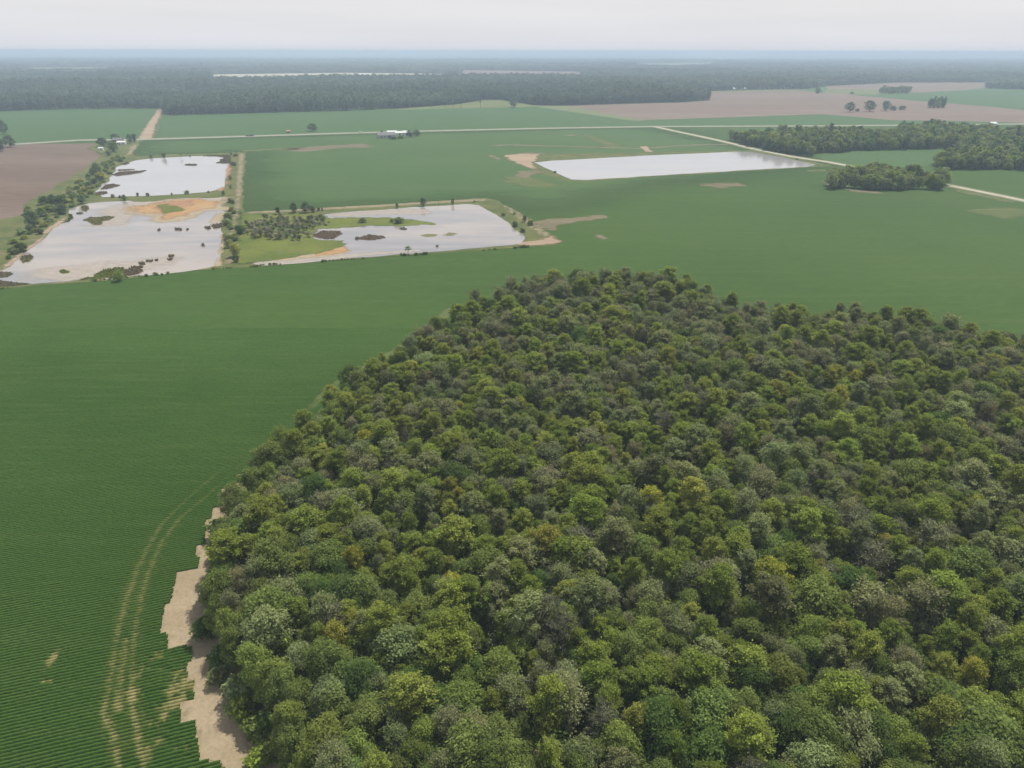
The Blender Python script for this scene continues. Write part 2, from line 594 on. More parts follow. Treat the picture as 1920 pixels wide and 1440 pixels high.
# roads
ribbon('road_verge', ROAD, 24, .13, MT['verge'])
ribbon('road', ROAD, 10, .17, MT['asphalt'])
GRAVEL = [(1226, 237.6), (1236, 239.5), (1269.6, 246.8), (1322.7, 258), (1376, 270), (1411, 279), (1446.7, 286.3), (1482, 293.4), (1517.5, 299), (1550, 303.5), (1582, 309.5), (1640, 319), (1700, 331), (1778, 347.7), (1808, 353.7), (1868.7, 365.8), (1920, 376.4), (2150, 420)]
ribbon('gravel_verge', GRAVEL, 15, .15, MT['verge'])
ribbon('gravel_road', GRAVEL, 6, .19, MT['gravel'])
patch('dirt_track', [(297, 204), (307, 204), (291, 236), (284, 261), (258, 261), (272, 240)], .16, MT['clay'], 6)
patch('dirt_track', [(307, 205), (311, 211), (300, 235), (290, 261), (284, 261), (292, 236)], .15, MT['thin'], 6)
patch('farm_lane', [(924, 274), (932, 271.2), (960, 271.2), (1069, 274), (1162, 277.2), (1200, 277.9), (1280, 272.2), (1380, 269.5), (1380, 271), (1280, 274), (1205, 279.8), (1160, 278.6), (1069, 275.6), (960, 272.8), (934, 273.5), (928, 276)], .16, MT['bare'], 3.5, 4)
patch('bare_soil', [(1199, 275), (1213, 274.5), (1224, 285.5), (1211, 284.5)], .17, MT['clay'], 3)
patch('thin_crop', [(1090, 251), (1105, 252), (1168, 275), (1140, 277)], .12, MT['thin'], 10)
patch('thin_crop', [(1062, 252.5), (1084, 252.5), (1084, 255), (1062, 255)], .12, MT['bare'], 5)
patch('bare_soil', [(1003, 419), (1020, 412), (1060, 410), (1130, 404), (1142, 410), (1080, 416), (1048, 424), (1036, 434), (1012, 428)], .14, MT['bare'], 5, 2.5)
patch('bare_soil', [(1112, 438), (1130, 441), (1140, 448), (1130, 449), (1116, 443)], .14, MT['bare'], 3)
patch('bare_soil', [(1310, 346), (1340, 344.5), (1392, 344), (1394, 349), (1355, 353), (1325, 350)], .14, MT['bare'], 6)
patch('bare_soil', [(1512, 319), (1545, 318), (1550, 322), (1515, 322)], .14, MT['thin'], 4)
patch('bare_soil', [(535, 278), (600, 274), (690, 270), (696, 277), (640, 277.5), (580, 284), (540, 285)], .14, MT['bare'], 9)
patch('bare_soil', [(452, 281.5), (560, 277), (560, 280.5), (456, 284.5)], .14, MT['thin'], 5)
patch('bare_soil', [(914, 291.5), (924, 291), (940, 299), (932, 300)], .15, MT['bare'], 3)
patch('bare_soil', [(975, 322), (1010, 318), (1014, 324), (985, 334), (968, 330)], .15, MT['bare'], 6)
patch('thin_crop', [(940, 330), (1010, 336), (1060, 350), (1000, 352), (950, 344)], .12, MT['thin'], 14)
patch('thin_crop', [(1800, 395), (1900, 388), (1960, 400), (1880, 410)], .12, MT['thin'], 10)
patch('bare_soil', [(1000, 198), (1192, 226), (1196, 225.5), (1049, 197.5)], .13, MT['verge'], 6)
patch('field_margin', [(1543, 339), (1551, 341), (1605, 356.5), (1650, 360), (1650, 363), (1600, 360), (1555, 349)], .15, MT['bare'], 4)
patch('field_margin', [(1785, 352), (1810, 357), (1900, 377), (1900, 382), (1800, 362)], .17, MT['thin'], 5)

# rough banks round the three ponds on the west side
BANK = [(-80, 550), (0, 542), (100, 533), (224, 523.5), (330, 512.5), (400, 505.5), (470, 500.5), (600, 491.5), (750, 480.5), (900, 470.5), (990, 463.5), (1040, 459.5), (1053, 455), (1034, 440), (1012, 425), (1000, 415), (985, 404),
        (965, 393), (945, 383), (935, 377), (912, 372), (890, 372.5), (850, 375.5), (740, 382.5), (600, 391.5), (525, 395.5), (470, 398.5), (456, 399), (455, 370), (457, 330), (461, 286), (440, 286), (400, 288), (330, 289), (255, 293.5), (247, 285), (262, 270), (264, 262.5),
        (186, 268), (178, 272), (160, 280), (175, 281), (192, 290), (172, 306), (130, 334), (95, 356), (70, 369), (45, 384), (42, 404), (0, 412), (-80, 424), (-60, 470), (-120, 540)]
sheet('pond_bank', BANK, .12, MT['bank'], 1.6, 6)
patch('homestead_lawn', [(178, 271), (262, 263), (262, 272), (236, 290), (212, 290), (192, 288), (165, 279)], .15, MT['bank_soft'], 4)
POND_A = [(-70, 512), (2, 509), (15, 502), (20, 498.5), (25, 490.6), (35.6, 481), (47.5, 474.8), (64.6, 460), (85.7, 445.8), (92, 435), (105.5, 423), (121, 418), (131, 410), (131, 402), (129, 394), (140, 389), (165, 382), (198, 379), (240, 377),
          (320, 373), (382, 371), (415, 372), (415, 391), (420, 399), (412, 409), (415, 420), (413, 429), (419, 440), (416, 454), (414, 472.5), (408, 497.5), (382.5, 504), (345, 511), (307, 515), (252, 518), (216, 523), (145, 526.5), (99, 530.3), (61, 532.5), (0, 535.5), (-70, 540)]
POND_B = [(207, 328), (215, 321), (218, 314), (230, 309), (243, 305), (255, 301), (283, 297.5), (327, 295), (360, 293), (407, 293.5), (425, 297), (430, 307.5), (427, 323), (422, 340), (422, 350), (410, 356), (392, 360.3), (327, 365.3), (293, 367.5), (238, 368.5), (193, 370), (178, 361), (185, 354), (190, 345), (203, 341.7), (208, 331.7)]
POND_C = [(472.6, 495.4), (492, 499), (559, 494.5), (612, 489), (665.5, 484.8), (740, 478.6), (833, 471.5), (897, 465.5), (959, 460), (976.6, 456.5), (985.5, 448.5), (980, 441), (962.5, 430), (955, 420), (932, 405), (914.7, 394.5), (897, 385.5), (876, 383.3), (833, 385.7), (773, 389),
          (720, 393.6), (665, 396.5), (612, 402), (570, 412), (560, 430), (560, 460), (520, 485)]
POND_D = [(1002, 305), (1039, 301.5), (1199, 292.6), (1376, 284.8), (1404, 284.8), (1470, 296), (1531.7, 309), (1517, 312.8), (1340, 322.7), (1199, 331.6), (1099.6, 338), (1071, 337), (1036, 321)]
sheet('pond_bank', [(940, 291), (979, 287), (1022, 288.5), (1199, 285.8), (1376, 282), (1412, 281.5), (1480, 293), (1539, 307), (1556, 311), (1500, 315.5), (1411, 320.5), (1234, 331), (1099.6, 341), (1057, 339), (1014.6, 326.5), (993, 316), (958, 303)], .11, MT['bank'], 2, 10)
patch('bare_soil', [(945, 291.5), (980, 288), (1010, 289), (1005, 300), (995, 306), (1010, 318), (990, 314), (960, 302)], .15, MT['clay'], 5)
patch('bare_soil', [(978, 286.5), (1020, 287.5), (1026, 290.5), (980, 289.5)], .16, MT['bare'], 4)
for nm, P, mt in (('pond_water', POND_A, 'water'), ('pond_water', POND_B, 'water_clear'), ('pond_water', POND_C, 'water'), ('pond_water', POND_D, 'water_clear')):
    sheet(nm, P, .18, MT[mt], .9, 4)
# muddy flats, silt and algae in the ponds
patch('mud_flat', [(250, 388), (285, 380), (330, 374), (382, 370.5), (417, 371.5), (418, 392), (400, 396), (375, 404), (345, 413), (300, 416), (270, 408), (252, 398)], .21, MT['mud_pale'], 15, 2.5)
patch('mud_flat', [(262, 388), (310, 379), (345, 374), (380, 371.5), (405, 376), (400, 388), (372, 396), (345, 404), (315, 409), (285, 402), (264, 395)], .23, MT['mud'], 13, 2.5)
patch('mud_flat', [(290, 389), (320, 379), (360, 374.5), (362, 384), (330, 388), (300, 394)], .25, MT['mud_red'], 11, 2.5)
patch('silt_bank', [(240, 378.5), (300, 377.5), (320, 373), (310, 379), (262, 386), (240, 384)], .22, MT['silt'], 4)
patch('silt_bank', [(402, 400), (420, 399), (421, 412), (402, 420), (397, 414)], .22, MT['mud_pale'], 5)
patch('silt_bank', [(380, 372), (415, 372.5), (415, 377), (390, 378)], .26, MT['silt'], 3)
patch('silt_bank', [(20, 512), (100, 500), (230, 488), (330, 480), (330, 500), (250, 512), (120, 522), (40, 527)], .20, MT['silt'], 18)
patch('silt_bank', [(200, 384), (250, 384), (260, 410), (230, 425), (180, 420), (190, 395)], .20, MT['silt'], 18)
patch('mud_rim', [(0, 512), (20, 498), (47, 474), (85, 446), (92, 434), (120, 416), (126, 408), (118, 408), (84, 434), (76, 446), (40, 473), (12, 496), (-8, 512)], .22, MT['clay'], 3, 1.8)
patch('mud_rim', [(416, 438), (422, 440), (417, 470), (411, 499), (406, 500), (411, 470)], .22, MT['mud_pale'], 3, 1.8)
patch('mud_rim', [(429, 306), (435, 307), (427, 350), (412, 358), (408, 356), (420, 349)], .22, MT['mud_red'], 4, 2.2)
patch('marsh_grass_bank', [(296, 384), (310, 383), (338, 390), (345, 394), (322, 400), (308, 399)], .27, MT['marsh'], 6)
patch('mud_rim', [(235, 370), (330, 367), (400, 361), (418, 358), (418, 369), (380, 371), (318, 373), (290, 378), (252, 379), (240, 375)], .24, MT['bank_soft'], 3)
patch('silt_bank', [(614, 402), (665, 397), (740, 393), (775, 391), (800, 394), (810, 402), (760, 404), (740, 402), (660, 406), (612, 407)], .21, MT['silt'], 5)
patch('mud_flat', [(484, 490), (559, 481), (605, 466), (640, 461), (664, 471), (640, 477), (560, 487), (500, 491)], .22, MT['mud_pale'], 5)
patch('mud_flat', [(600, 468), (640, 463), (660, 471), (630, 476), (600, 478)], .24, MT['mud'], 5)
patch('silt_bank', [(480, 491), (560, 485), (640, 477), (740, 471), (830, 466), (760, 474), (665, 482), (560, 492), (495, 497)], .21, MT['silt'], 5)
patch('marsh_grass_bank', [(452, 404), (520, 402), (600, 400), (618, 410), (660, 408), (735, 409), (770, 412), (806, 418), (812, 421), (750, 424), (690, 424), (640, 428), (592, 430), (588, 450), (640, 452), (648, 461), (600, 474), (540, 484), (480, 492), (462, 496), (440, 495), (446, 450)], .26, MT['marsh'], 5, 2.5)
patch('algae', [(786, 442), (800, 439), (820, 440), (822, 443), (800, 445)], .21, MT['algae'], 4)
patch('algae', [(828, 440), (845, 436), (856, 439), (850, 442), (832, 443)], .21, MT['algae'], 4)
patch('dirt_track', [(448, 288), (458, 288), (455, 330), (451, 370), (448, 396), (441, 430), (432, 460), (425, 462), (434, 430), (440, 395), (444, 340)], .16, MT['track'], 4, 2.5)
patch('dirt_track', [(424, 480), (446, 478), (452, 492), (425, 497)], .16, MT['track'], 5)
patch('dirt_track', [(960, 458), (1020, 448), (1035, 442), (1052, 455), (1040, 459), (990, 462)], .16, MT['clay'], 5)
patch('dirt_track', [(462, 398), (560, 392.5), (740, 382.5), (850, 376), (910, 373), (912, 377), (850, 380), (740, 387), (560, 396), (462, 401)], .16, MT['track'], 3, 2.5)
patch('dirt_track', [(942, 384), (952, 387), (1003, 419), (1030, 441), (1020, 447), (985, 418), (950, 393)], .15, MT['track'], 6)
patch('dirt_track', [(243, 276), (258, 268), (256, 276), (246, 291), (238, 290)], .17, MT['track'], 4)

# ------------------------------------------------------------------ near crop in drilled rows, and the sandy headland
EDGE_LEFT = [(500, 1470), (484, 1427), (438, 1369), (395, 1271), (378, 1227), (369, 1164), (371, 1111), (375, 1067), (391, 1013), (400, 969), (438, 951), (467, 907), (471, 867), (490, 827), (530, 815), (557, 800), (584, 770), (590, 750), (634, 722), (650, 705), (690, 686), (740, 668), (782, 630), (829, 602), (857, 582), (895, 560)]
SAND_L = [(438, 893), (476, 888), (480, 905), (440, 907), (441, 913), (418, 917), (420, 949), (402, 952), (398, 972), (388, 976), (386, 1020), (371, 1022), (369, 1044), (377, 1047), (373, 1068), (333, 1075), (327, 1107), (322, 1130), (313, 1132), (308, 1155), (303, 1187), (318, 1190), (315, 1219), (362, 1211), (362, 1238), (353, 1240), (353, 1275), (367, 1277), (366, 1312), (342, 1317), (340, 1356), (368, 1352), (374, 1400), (378, 1425), (414, 1429), (440, 1470), (470, 1560), (620, 1560)]
left_fg = GL(EDGE_LEFT, 5.0)
sand_poly = np.vstack([GL(SAND_L), left_fg[::-1][17:26][::-1] + np.array([12, 0])]) if False else np.vstack([GL(SAND_L), GL([(720, 1560), (560, 1440), (480, 1330), (440, 1200), (430, 1080), (450, 980), (520, 900), (500, 880)])])
sheet('sandy_headland', sand_poly, .11, MT['sand'], .25, 1.2, world=True)
sheet('sandy_headland', [(522, 826), (545, 815), (560, 812), (556, 840), (530, 838)], .11, MT['sand'], .3, 1.5)
ROWF = np.vstack([GL([(-80, 549)]), GL(ROW_FIELD_EDGE[1:]), GL([(1050, 452), (1100, 452), (1100, 480), (1000, 500)]), GL(EDGE_LEFT)[::-1] + np.array([6, -2]), [(-8, 40), (-150, 40)]])
sheet('crop_soil', GL([(-120, 1560), (-120, 830), (520, 830), (540, 900), (460, 1200), (700, 1560)]), .05, MT['soil'], 0, 5, world=True)
TRACKS = [[(230, 1500), (222, 1431), (213, 1378), (195, 1340), (209, 1267), (222, 1187), (240, 1120), (267, 1049), (302, 987), (356, 933), (413, 884), (489, 838), (560, 780), (640, 706)],
          [(280, 1480), (262, 1396), (249, 1324), (249, 1244), (258, 1156), (276, 1084), (302, 1022), (338, 973), (391, 929), (444, 880), (500, 835), (575, 778)]]
TRACKS = [GL(t) for t in TRACKS]
u_ax = np.array([math.cos(ROWDIR), math.sin(ROWDIR)])
v_ax = np.array([-math.sin(ROWDIR), math.cos(ROWDIR)])


def blob(P, px, py, rx, ry):
    c = G(px, py)
    a = abs(G(px + rx, py)[0] - c[0])
    b = abs(G(px, py - ry)[1] - c[1])
    q = (P - c) / np.array([a, b])
    return np.exp(-(q ** 2).sum(1))


def vigour(P):
    x, y = P[:, 0], P[:, 1]
    near = np.clip((200 - y) / 70, 0.55, 1)
    t = np.zeros(len(P))
    for L in TRACKS:
        d = line_dist(P, L)
        t = np.maximum(t, np.exp(-(d / .9) ** 2) * .62)
        t = np.maximum(t, np.exp(-(d / 2.4) ** 2) * .36)
    mid = line_dist(P, (TRACKS[0][3:8] + TRACKS[1][2:7]) / 2)
    t = np.maximum(t, np.exp(-(mid / 1.2) ** 2) * .62 * (y < 100))
    sp = vnoise(x + 9, y, .55)
    zone = np.maximum.reduce([blob(P, 330, 1300, 45, 80), blob(P, 300, 1235, 40, 40) * .7, blob(P, 100, 1235, 13, 28), blob(P, 85, 1280, 22, 8) * .8, blob(P, 250, 1300, 50, 70) * .55, blob(P, 360, 1400, 40, 30) * .7, blob(P, 290, 1400, 30, 40) * .6])
    thin = np.clip(zone * 1.12 - sp * .55 - vnoise(x, y + 40, 1.6) * .6, 0, 1) * 1.5
    big = vnoise(x, y, 9.0)
    return np.clip(1 - t * (.45 + .6 * sp) * near - thin * .75 - (big - .5) * .12, 0.18, 1.0)


def crop_rows(name, y0, y1, step, spacing, prof):
    """drilled rows as ridges of leaves, one row of quads per side, left out where the field stops"""
    c = np.array([(-80, y0), (420, y0), (420, y1), (-330, y1)])
    uu, vv = c @ u_ax, c @ v_ax
    us = np.arange(uu.min(), uu.max(), step)
    vs = np.arange(math.floor(vv.min() / spacing), math.ceil(vv.max() / spacing)) * spacing
    U, Vv = np.meshgrid(us, vs, indexing='ij')
    U = U + RNG.uniform(-.3, .3, U.shape) * step
    P = (U.ravel()[:, None] * u_ax + Vv.ravel()[:, None] * v_ax)
    px, py, dep = project(np.column_stack([P, np.zeros(len(P))]))
    ok = (P[:, 1] >= y0) & (P[:, 1] < y1) & (dep > 5) & (px > -150) & (px < 1300)
    idx = np.nonzero(ok)[0]
    ins = inside(P[idx], ROWF) & ~inside(P[idx], sand_poly)
    ok[:] = False
    ok[idx[ins]] = True
    vg = np.zeros(len(P))
    k = np.nonzero(ok)[0]
    vg[k] = vigour(P[k])
    ok &= vg > .16
    close = np.clip((P[:, 1] - 120) / 125, 0, 1)          # further off the canopy has closed over the furrows
    sh = U.shape
    okg = ok.reshape(sh)
    n = sh[0] * sh[1]
    w = spacing * np.maximum(.235 + .19 * vg, .475 * close) * RNG.uniform(.93, 1.06, n)
    h = (.15 + .46 * vg) * RNG.uniform(.88, 1.1, n) * (1 - .60 * close)
    lat = RNG.uniform(-.025, .025, n)
    np_ = len(prof)
    V = np.empty((n, np_, 3), np.float32)
    for i, (o_, hh) in enumerate(prof):
        q = P + ((o_ * w + lat)[:, None]) * v_ax
        V[:, i, :2] = q + RNG.uniform(-.03, .03, (n, 2))
        V[:, i, 2] = .06 + hh * h * (1 if hh == 0 else 1) + (RNG.uniform(-.03, .03, n) * (1 - .6 * close) if hh > 0 else 0)
    gi_ = np.arange(n).reshape(sh)
    both = okg[:-1, :] & okg[1:, :]
    a, b = gi_[:-1, :][both], gi_[1:, :][both]
    F = np.concatenate([np.stack([a * np_ + i, b * np_ + i, b * np_ + i + 1, a * np_ + i + 1], 1) for i in range(np_ - 1)])
    used = np.unique(F)
    rm = np.full(n * np_, -1)
    rm[used] = np.arange(len(used))
    me = mesh_np(name, V.reshape(-1, 3)[used], rm[F], [MT['rows']], attrs=[('vigour', 'POINT', np.repeat(vg, np_)[used])])
    o = link(name, me)
    tag(o, 'green soybean plants standing in close drilled rows beside the wood', kind='stuff')
    return o


crop_rows('crop_rows', 48, 150, .30, .75, [(-1, 0), (-.62, .72), (0, 1), (.62, .72), (1, 0)])
crop_rows('crop_rows', 149.8, 265, .5, .75, [(-1, 0), (-.62, .72), (0, 1), (.62, .72), (1, 0)])
patch('field_margin', [(575, 772), (600, 742), (640, 706), (690, 680), (740, 655), (790, 616), (850, 575), (862, 580), (835, 600), (790, 634), (745, 672), (690, 692), (645, 712), (600, 760)], .30, MT['thin'], 3, 1.5)


# ------------------------------------------------------------------ trees
def tube(path, radii, sides=5):
    """tapered tube along a path: verts, quads"""
    path = np.asarray(path, float)
    V, F = [], []
    for i, p in enumerate(path):
        t = path[min(i + 1, len(path) - 1)] - path[max(i - 1, 0)]
        t /= max(np.linalg.norm(t), 1e-6)
        a = np.cross(t, (0, 1, 0) if abs(t[1]) < .9 else (1, 0, 0))
        a /= np.linalg.norm(a)
        b = np.cross(t, a)
        for s in range(sides):
            q = 2 * math.pi * s / sides
            V.append(p + (a * math.cos(q) + b * math.sin(q)) * radii[i])
    for i in range(len(path) - 1):
        for s in range(sides):
            s2 = (s + 1) % sides
            F.append((i * sides + s, i * sides + s2, (i + 1) * sides + s2, (i + 1) * sides + s))
    return np.array(V), np.array(F)


def tree_form(seed, kind, H, Rd, base, nclump, nleaf, leaf, flat, twigs=0, spread=1.0):
    """leaf clumps on limb ends -> (crown V, F, tone), (trunk V, F)"""
    g = np.random.default_rng(seed)
    cl = []
    for i in range(nclump):
        t = (i + g.uniform(.1, .9)) / nclump          # 0 bottom .. 1 top of the crown
        z = base + (H - base) * (t ** .85) * .95
        if kind == 'feather':
            prof = (.60 + .95 * t) if t < .42 else max(0.0, 1 - ((t - .42) / .60) ** 2.2) ** .5
        elif kind == 'round':
            prof = math.sin(math.pi * min(1, .16 + .80 * t)) ** .55
        else:
            prof = math.sin(math.pi * min(1, .30 + .62 * t)) ** .5
        an = i * 2.399963 + g.uniform(-.5, .5)
        rr = Rd * max(prof, .12) * (g.uniform(.45, 1.0) if g.random() < .8 else g.uniform(.05, .45))
        cl.append((rr * math.cos(an), rr * math.sin(an), z, g.uniform(.75, 1.3)))
    cl = np.array(cl)
    lean = g.uniform(-.5, .5, 2)
    cl[:, :2] += lean * (cl[:, 2:3] / H)
    cr = Rd * .36 * spread
    P, Nn, T = [], [], []
    for c in cl:
        m = int(nleaf / nclump * c[3])
        d = g.normal(size=(m, 3))
        d /= np.linalg.norm(d, axis=1)[:, None]
        d[:, 2] = np.abs(d[:, 2]) * np.where(g.random(m) < .78, 1, -.7)
        r = g.uniform(.35, 1.0, m) ** .6
        off = d * r[:, None] * cr * c[3] * np.array([1, 1, flat])
        if kind != 'round':
            # feathery sprays: leaves strung along the outer part of the limb
            f = 1 - g.random(m) ** 1.3 * .62
            root = np.array([c[0] * .1, c[1] * .1, c[2] - .28 * math.hypot(c[0], c[1]) - .2])
            off = (root + (c[:3] - root) * f[:, None] - c[:3]) + g.normal(size=(m, 3)) * np.array([1, 1, .55]) * (cr * .40 * (1.25 - .5 * f))[:, None]
        else:
            off = off + g.normal(size=(m, 3)) * cr * .22
        P.append(c[:3] + off)
        outw = np.array([c[0], c[1], .35 * Rd])
        outw /= np.linalg.norm(outw)
        nn = d * .75 + outw * .25 + np.array([0, 0, .95]) + g.normal(size=(m, 3)) * .45
        Nn.append(nn / np.linalg.norm(nn, axis=1)[:, None])
        T.append(np.clip(g.normal(1.0, .27, m), .45, 1.8) * g.uniform(.86, 1.15))
    P, Nn, T = np.vstack(P), np.vstack(Nn), np.concatenate(T)
    m = len(P)
    ref = g.normal(size=(m, 3))
    A = np.cross(Nn, ref)
    A /= np.linalg.norm(A, axis=1)[:, None]
    B = np.cross(Nn, A)
    sz = leaf * g.uniform(.6, 1.35, m)
    la, lb = (A * (sz * .62)[:, None], B * (sz * .36)[:, None])
    V = np.stack([P - la, P + lb - la * .1, P + la, P - lb - la * .1], 1).reshape(-1, 3)
    V[:, 2] = np.maximum(V[:, 2], .05)
    F = np.arange(4 * m).reshape(m, 4)
    tone = np.repeat(T, 4)
    # trunk and limbs
    tv, tf, nv = [], [], 0
    top = H * (.86 if kind != 'round' else .66)

    def add(vf):
        nonlocal nv
        tv.append(vf[0])
        tf.append(vf[1] + nv)
        nv += len(vf[0])
    r0 = max(.10, H * .017)
    axis = np.array([[0, 0, 0], [lean[0] * .2 + .05, lean[1] * .2, top * .35], [lean[0] * .55, lean[1] * .55 + .06, top * .7], [lean[0] * .85, lean[1] * .85, top]])
    add(tube(axis, [r0 * 1.35, r0, r0 * .7, r0 * .22], 6))
    for i, c in enumerate(cl):
        if twigs or i % 2 == 0:
            zz = min(max(c[2] - (.35 if kind == 'feather' else .9) * math.hypot(c[0], c[1]) - .3, H * .12), top * .97)
            f = zz / top
            s = np.array([lean[0] * f * .8, lean[1] * f * .8, zz])
            e = c[:3]
            mid = (s + e) / 2 + np.array([0, 0, .15 * np.linalg.norm(e - s)])
            rl = r0 * (.42 - .25 * f)
            add(tube([s, mid, e], [rl, rl * .7, rl * .25], 4))
    for i in range(twigs):
        c = cl[g.integers(len(cl))]
        e = c[:3] + g.normal(size=3) * np.array([1, 1, .7]) * cr * .75 + np.array([0, 0, .25 * cr])
        s = c[:3] - np.array([c[0], c[1], 1.2]) * .25
        add(tube([s, (s + e) / 2 + g.normal(size=3) * .12, e], [.035, .028, .012], 3))
    return (V, F, tone), (np.vstack(tv), np.vstack(tf))


def make_form(fname, *a, **k):
    c, t = tree_form(*a, **k)
    crown = mesh_np(fname + '_crown', c[0], c[1], [MT['leaf']], attrs=[('leaf_tone', 'POINT', c[2])])
    trunk = mesh_np(fname + '_trunk', t[0], t[1], [MT['bark']], smooth=True)
    V = np.vstack([c[0], t[0]])
    F = np.vstack([c[1], t[1] + len(c[0])])
    fm = np.r_[np.zeros(len(c[1])), np.ones(len(t[1]))]
    whole = mesh_np(fname, V, F, [MT['leaf'], MT['bark']], fm, attrs=[('leaf_tone', 'POINT', np.r_[c[2], np.ones(len(t[0]))])])
    ext = c[0]
    return dict(crown=crown, trunk=trunk, whole=whole, h=float(ext[:, 2].max()), w=float(np.percentile(np.hypot(ext[:, 0], ext[:, 1]), 97) * 2))


FORM = {}
for i in range(2):
    FORM['bare%d' % i] = make_form('bare_form_%d' % i, 950 + i, 'vase', 14, 3.0, 5.5, 30, 800, .24, .6, twigs=420, spread=1.0)
for i in range(6):
    FORM['cypress%d' % i] = make_form('cypress_form_%d' % i, 100 + i, 'feather', 14.5, 3.5, 6.2, 78, 9600, .27, .50, twigs=46, spread=.82)
    FORM['broad%d' % i] = make_form('broadleaf_form_%d' % i, 200 + i, 'round', 12.5, 3.9, 2.6, 74, 10500, .30, .75, spread=.78)
    FORM['mossy%d' % i] = make_form('mossy_form_%d' % i, 300 + i, 'vase', 13.5, 3.6, 5.0, 64, 6000, .25, .6, twigs=240, spread=.95)
for i in range(3):
    FORM['hedge%d' % i] = make_form('hedge_form_%d' % i, 400 + i, 'round', 7, 3.0, .4, 30, 2800, .42, .8)
    FORM['mid_broad%d' % i] = make_form('mid_broadleaf_form_%d' % i, 500 + i, 'round', 12, 4.4, 1.6, 30, 1500, .80, .8)
    FORM['mid_cypress%d' % i] = make_form('mid_cypress_form_%d' % i, 600 + i, 'feather', 15, 3.2, 3.5, 26, 900, .80, .6)
    FORM['mid_shrub%d' % i] = make_form('mid_shrub_form_%d' % i, 700 + i, 'round', 4, 2.2, .2, 22, 900, .50, .8)
    FORM['far%d' % i] = make_form('far_form_%d' % i, 800 + i, 'round', 15, 5.0, 3.0, 18, 260, 1.7, .8)
FORM['thin'] = make_form('thin_form', 901, 'vase', 10, 3.0, 5.0, 9, 420, .6, .7, twigs=10)
FORM['pole'] = make_form('pole_pine_form', 902, 'feather', 16, 2.6, 10, 9, 260, 1.0, .6)
FORM['snag'] = make_form('snag_form', 903, 'vase', 8, 1.6, 3.0, 5, 12, .3, .6, twigs=14)

TINT = dict(olive=(.085, .116, .024), lime=(.100, .124, .028), gold=(.124, .140, .024), dark=(.042, .070, .020), green=(.066, .092, .028), bright=(.080, .110, .028),
            grey=(.098, .112, .060), mossy=(.093, .114, .052), brown=(.106, .110, .058), blue=(.042, .066, .034), sage=(.084, .110, .052), marsh=(.16, .165, .12), yellow=(.116, .130, .028))


def tint_of(key, g, v=.13):
    t = np.array(TINT[key]) * np.array([2.42, 2.22, 2.0])
    return tuple(float(x) for x in t * g.normal(1, v * .22, 3) * max(.6, g.normal(1, v)))


def stand(name, label, P, z, S3, rz, forms, tints, lean=None):
    """one object of kind stuff: a mass of trees too many to count, set on points"""
    used = sorted(set(forms))
    coll = bpy.data.collections.new(name + '_forms')
    for i, f in enumerate(used):
        ob = bpy.data.objects.new('%s_form_%02d' % (name, i), FORM[f]['whole'])
        coll.objects.link(ob)
    idx = np.array([used.index(f) for f in forms], np.int32)
    n = len(P)
    me = bpy.data.meshes.new(name)
    me.vertices.add(n)
    me.vertices.foreach_set('co', np.column_stack([P, np.full(n, z)]).astype(np.float32).ravel())
    a = me.attributes.new('form', 'INT', 'POINT')
    a.data.foreach_set('value', idx)
    a = me.attributes.new('size', 'FLOAT_VECTOR', 'POINT')
    a.data.foreach_set('vector', np.asarray(S3, np.float32).ravel())
    a = me.attributes.new('turn', 'FLOAT_VECTOR', 'POINT')
    a.data.foreach_set('vector', np.column_stack([np.zeros(n), np.zeros(n), rz]).astype(np.float32).ravel())
    a = me.attributes.new('tint', 'FLOAT_COLOR', 'POINT')
    a.data.foreach_set('color', np.column_stack([np.asarray(tints), np.ones(n)]).astype(np.float32).ravel())
    o = link(name, me)
    tag(o, label, kind='stuff')
    ng = bpy.data.node_groups.new(name, 'GeometryNodeTree')
    ng.interface.new_socket('Geometry', in_out='INPUT', socket_type='NodeSocketGeometry')
    ng.interface.new_socket('Geometry', in_out='OUTPUT', socket_type='NodeSocketGeometry')
    N, L = ng.nodes, ng.links
    gi_, go = N.new('NodeGroupInput'), N.new('NodeGroupOutput')
    ci = N.new('GeometryNodeCollectionInfo')
    ci.inputs['Collection'].default_value = coll
    ci.inputs['Separate Children'].default_value = True
    ci.inputs['Reset Children'].default_value = True
    ip = N.new('GeometryNodeInstanceOnPoints')
    ip.inputs['Pick Instance'].default_value = True

    def na(nm, t):
        q = N.new('GeometryNodeInputNamedAttribute')
        q.data_type = t
        q.inputs['Name'].default_value = nm
        return [s for s in q.outputs if s.enabled and s.name == 'Attribute'][0]
    er = N.new('FunctionNodeEulerToRotation')
    L.new(na('turn', 'FLOAT_VECTOR'), er.inputs[0])
    L.new(gi_.outputs[0], ip.inputs['Points'])
    L.new(ci.outputs[0], ip.inputs['Instance'])
    L.new(na('form', 'INT'), ip.inputs['Instance Index'])
    L.new(er.outputs[0], ip.inputs['Rotation'])
    L.new(na('size', 'FLOAT_VECTOR'), ip.inputs['Scale'])
    L.new(ip.outputs[0], go.inputs[0])
    md = o.modifiers.new('trees', 'NODES')
    md.node_group = ng
    return o


def plant_tree(name, label, cat, form, P, S3, rz, tint, group=None, parts=True):
    t = empty(name, (P[0], P[1], 0.0), rz)
    t.scale = S3
    tag(t, label, cat, group)
    c = link('crown', FORM[form]['crown'], t)
    c['tint'] = tint
    k = link('trunk', FORM[form]['trunk'], t)
    return t


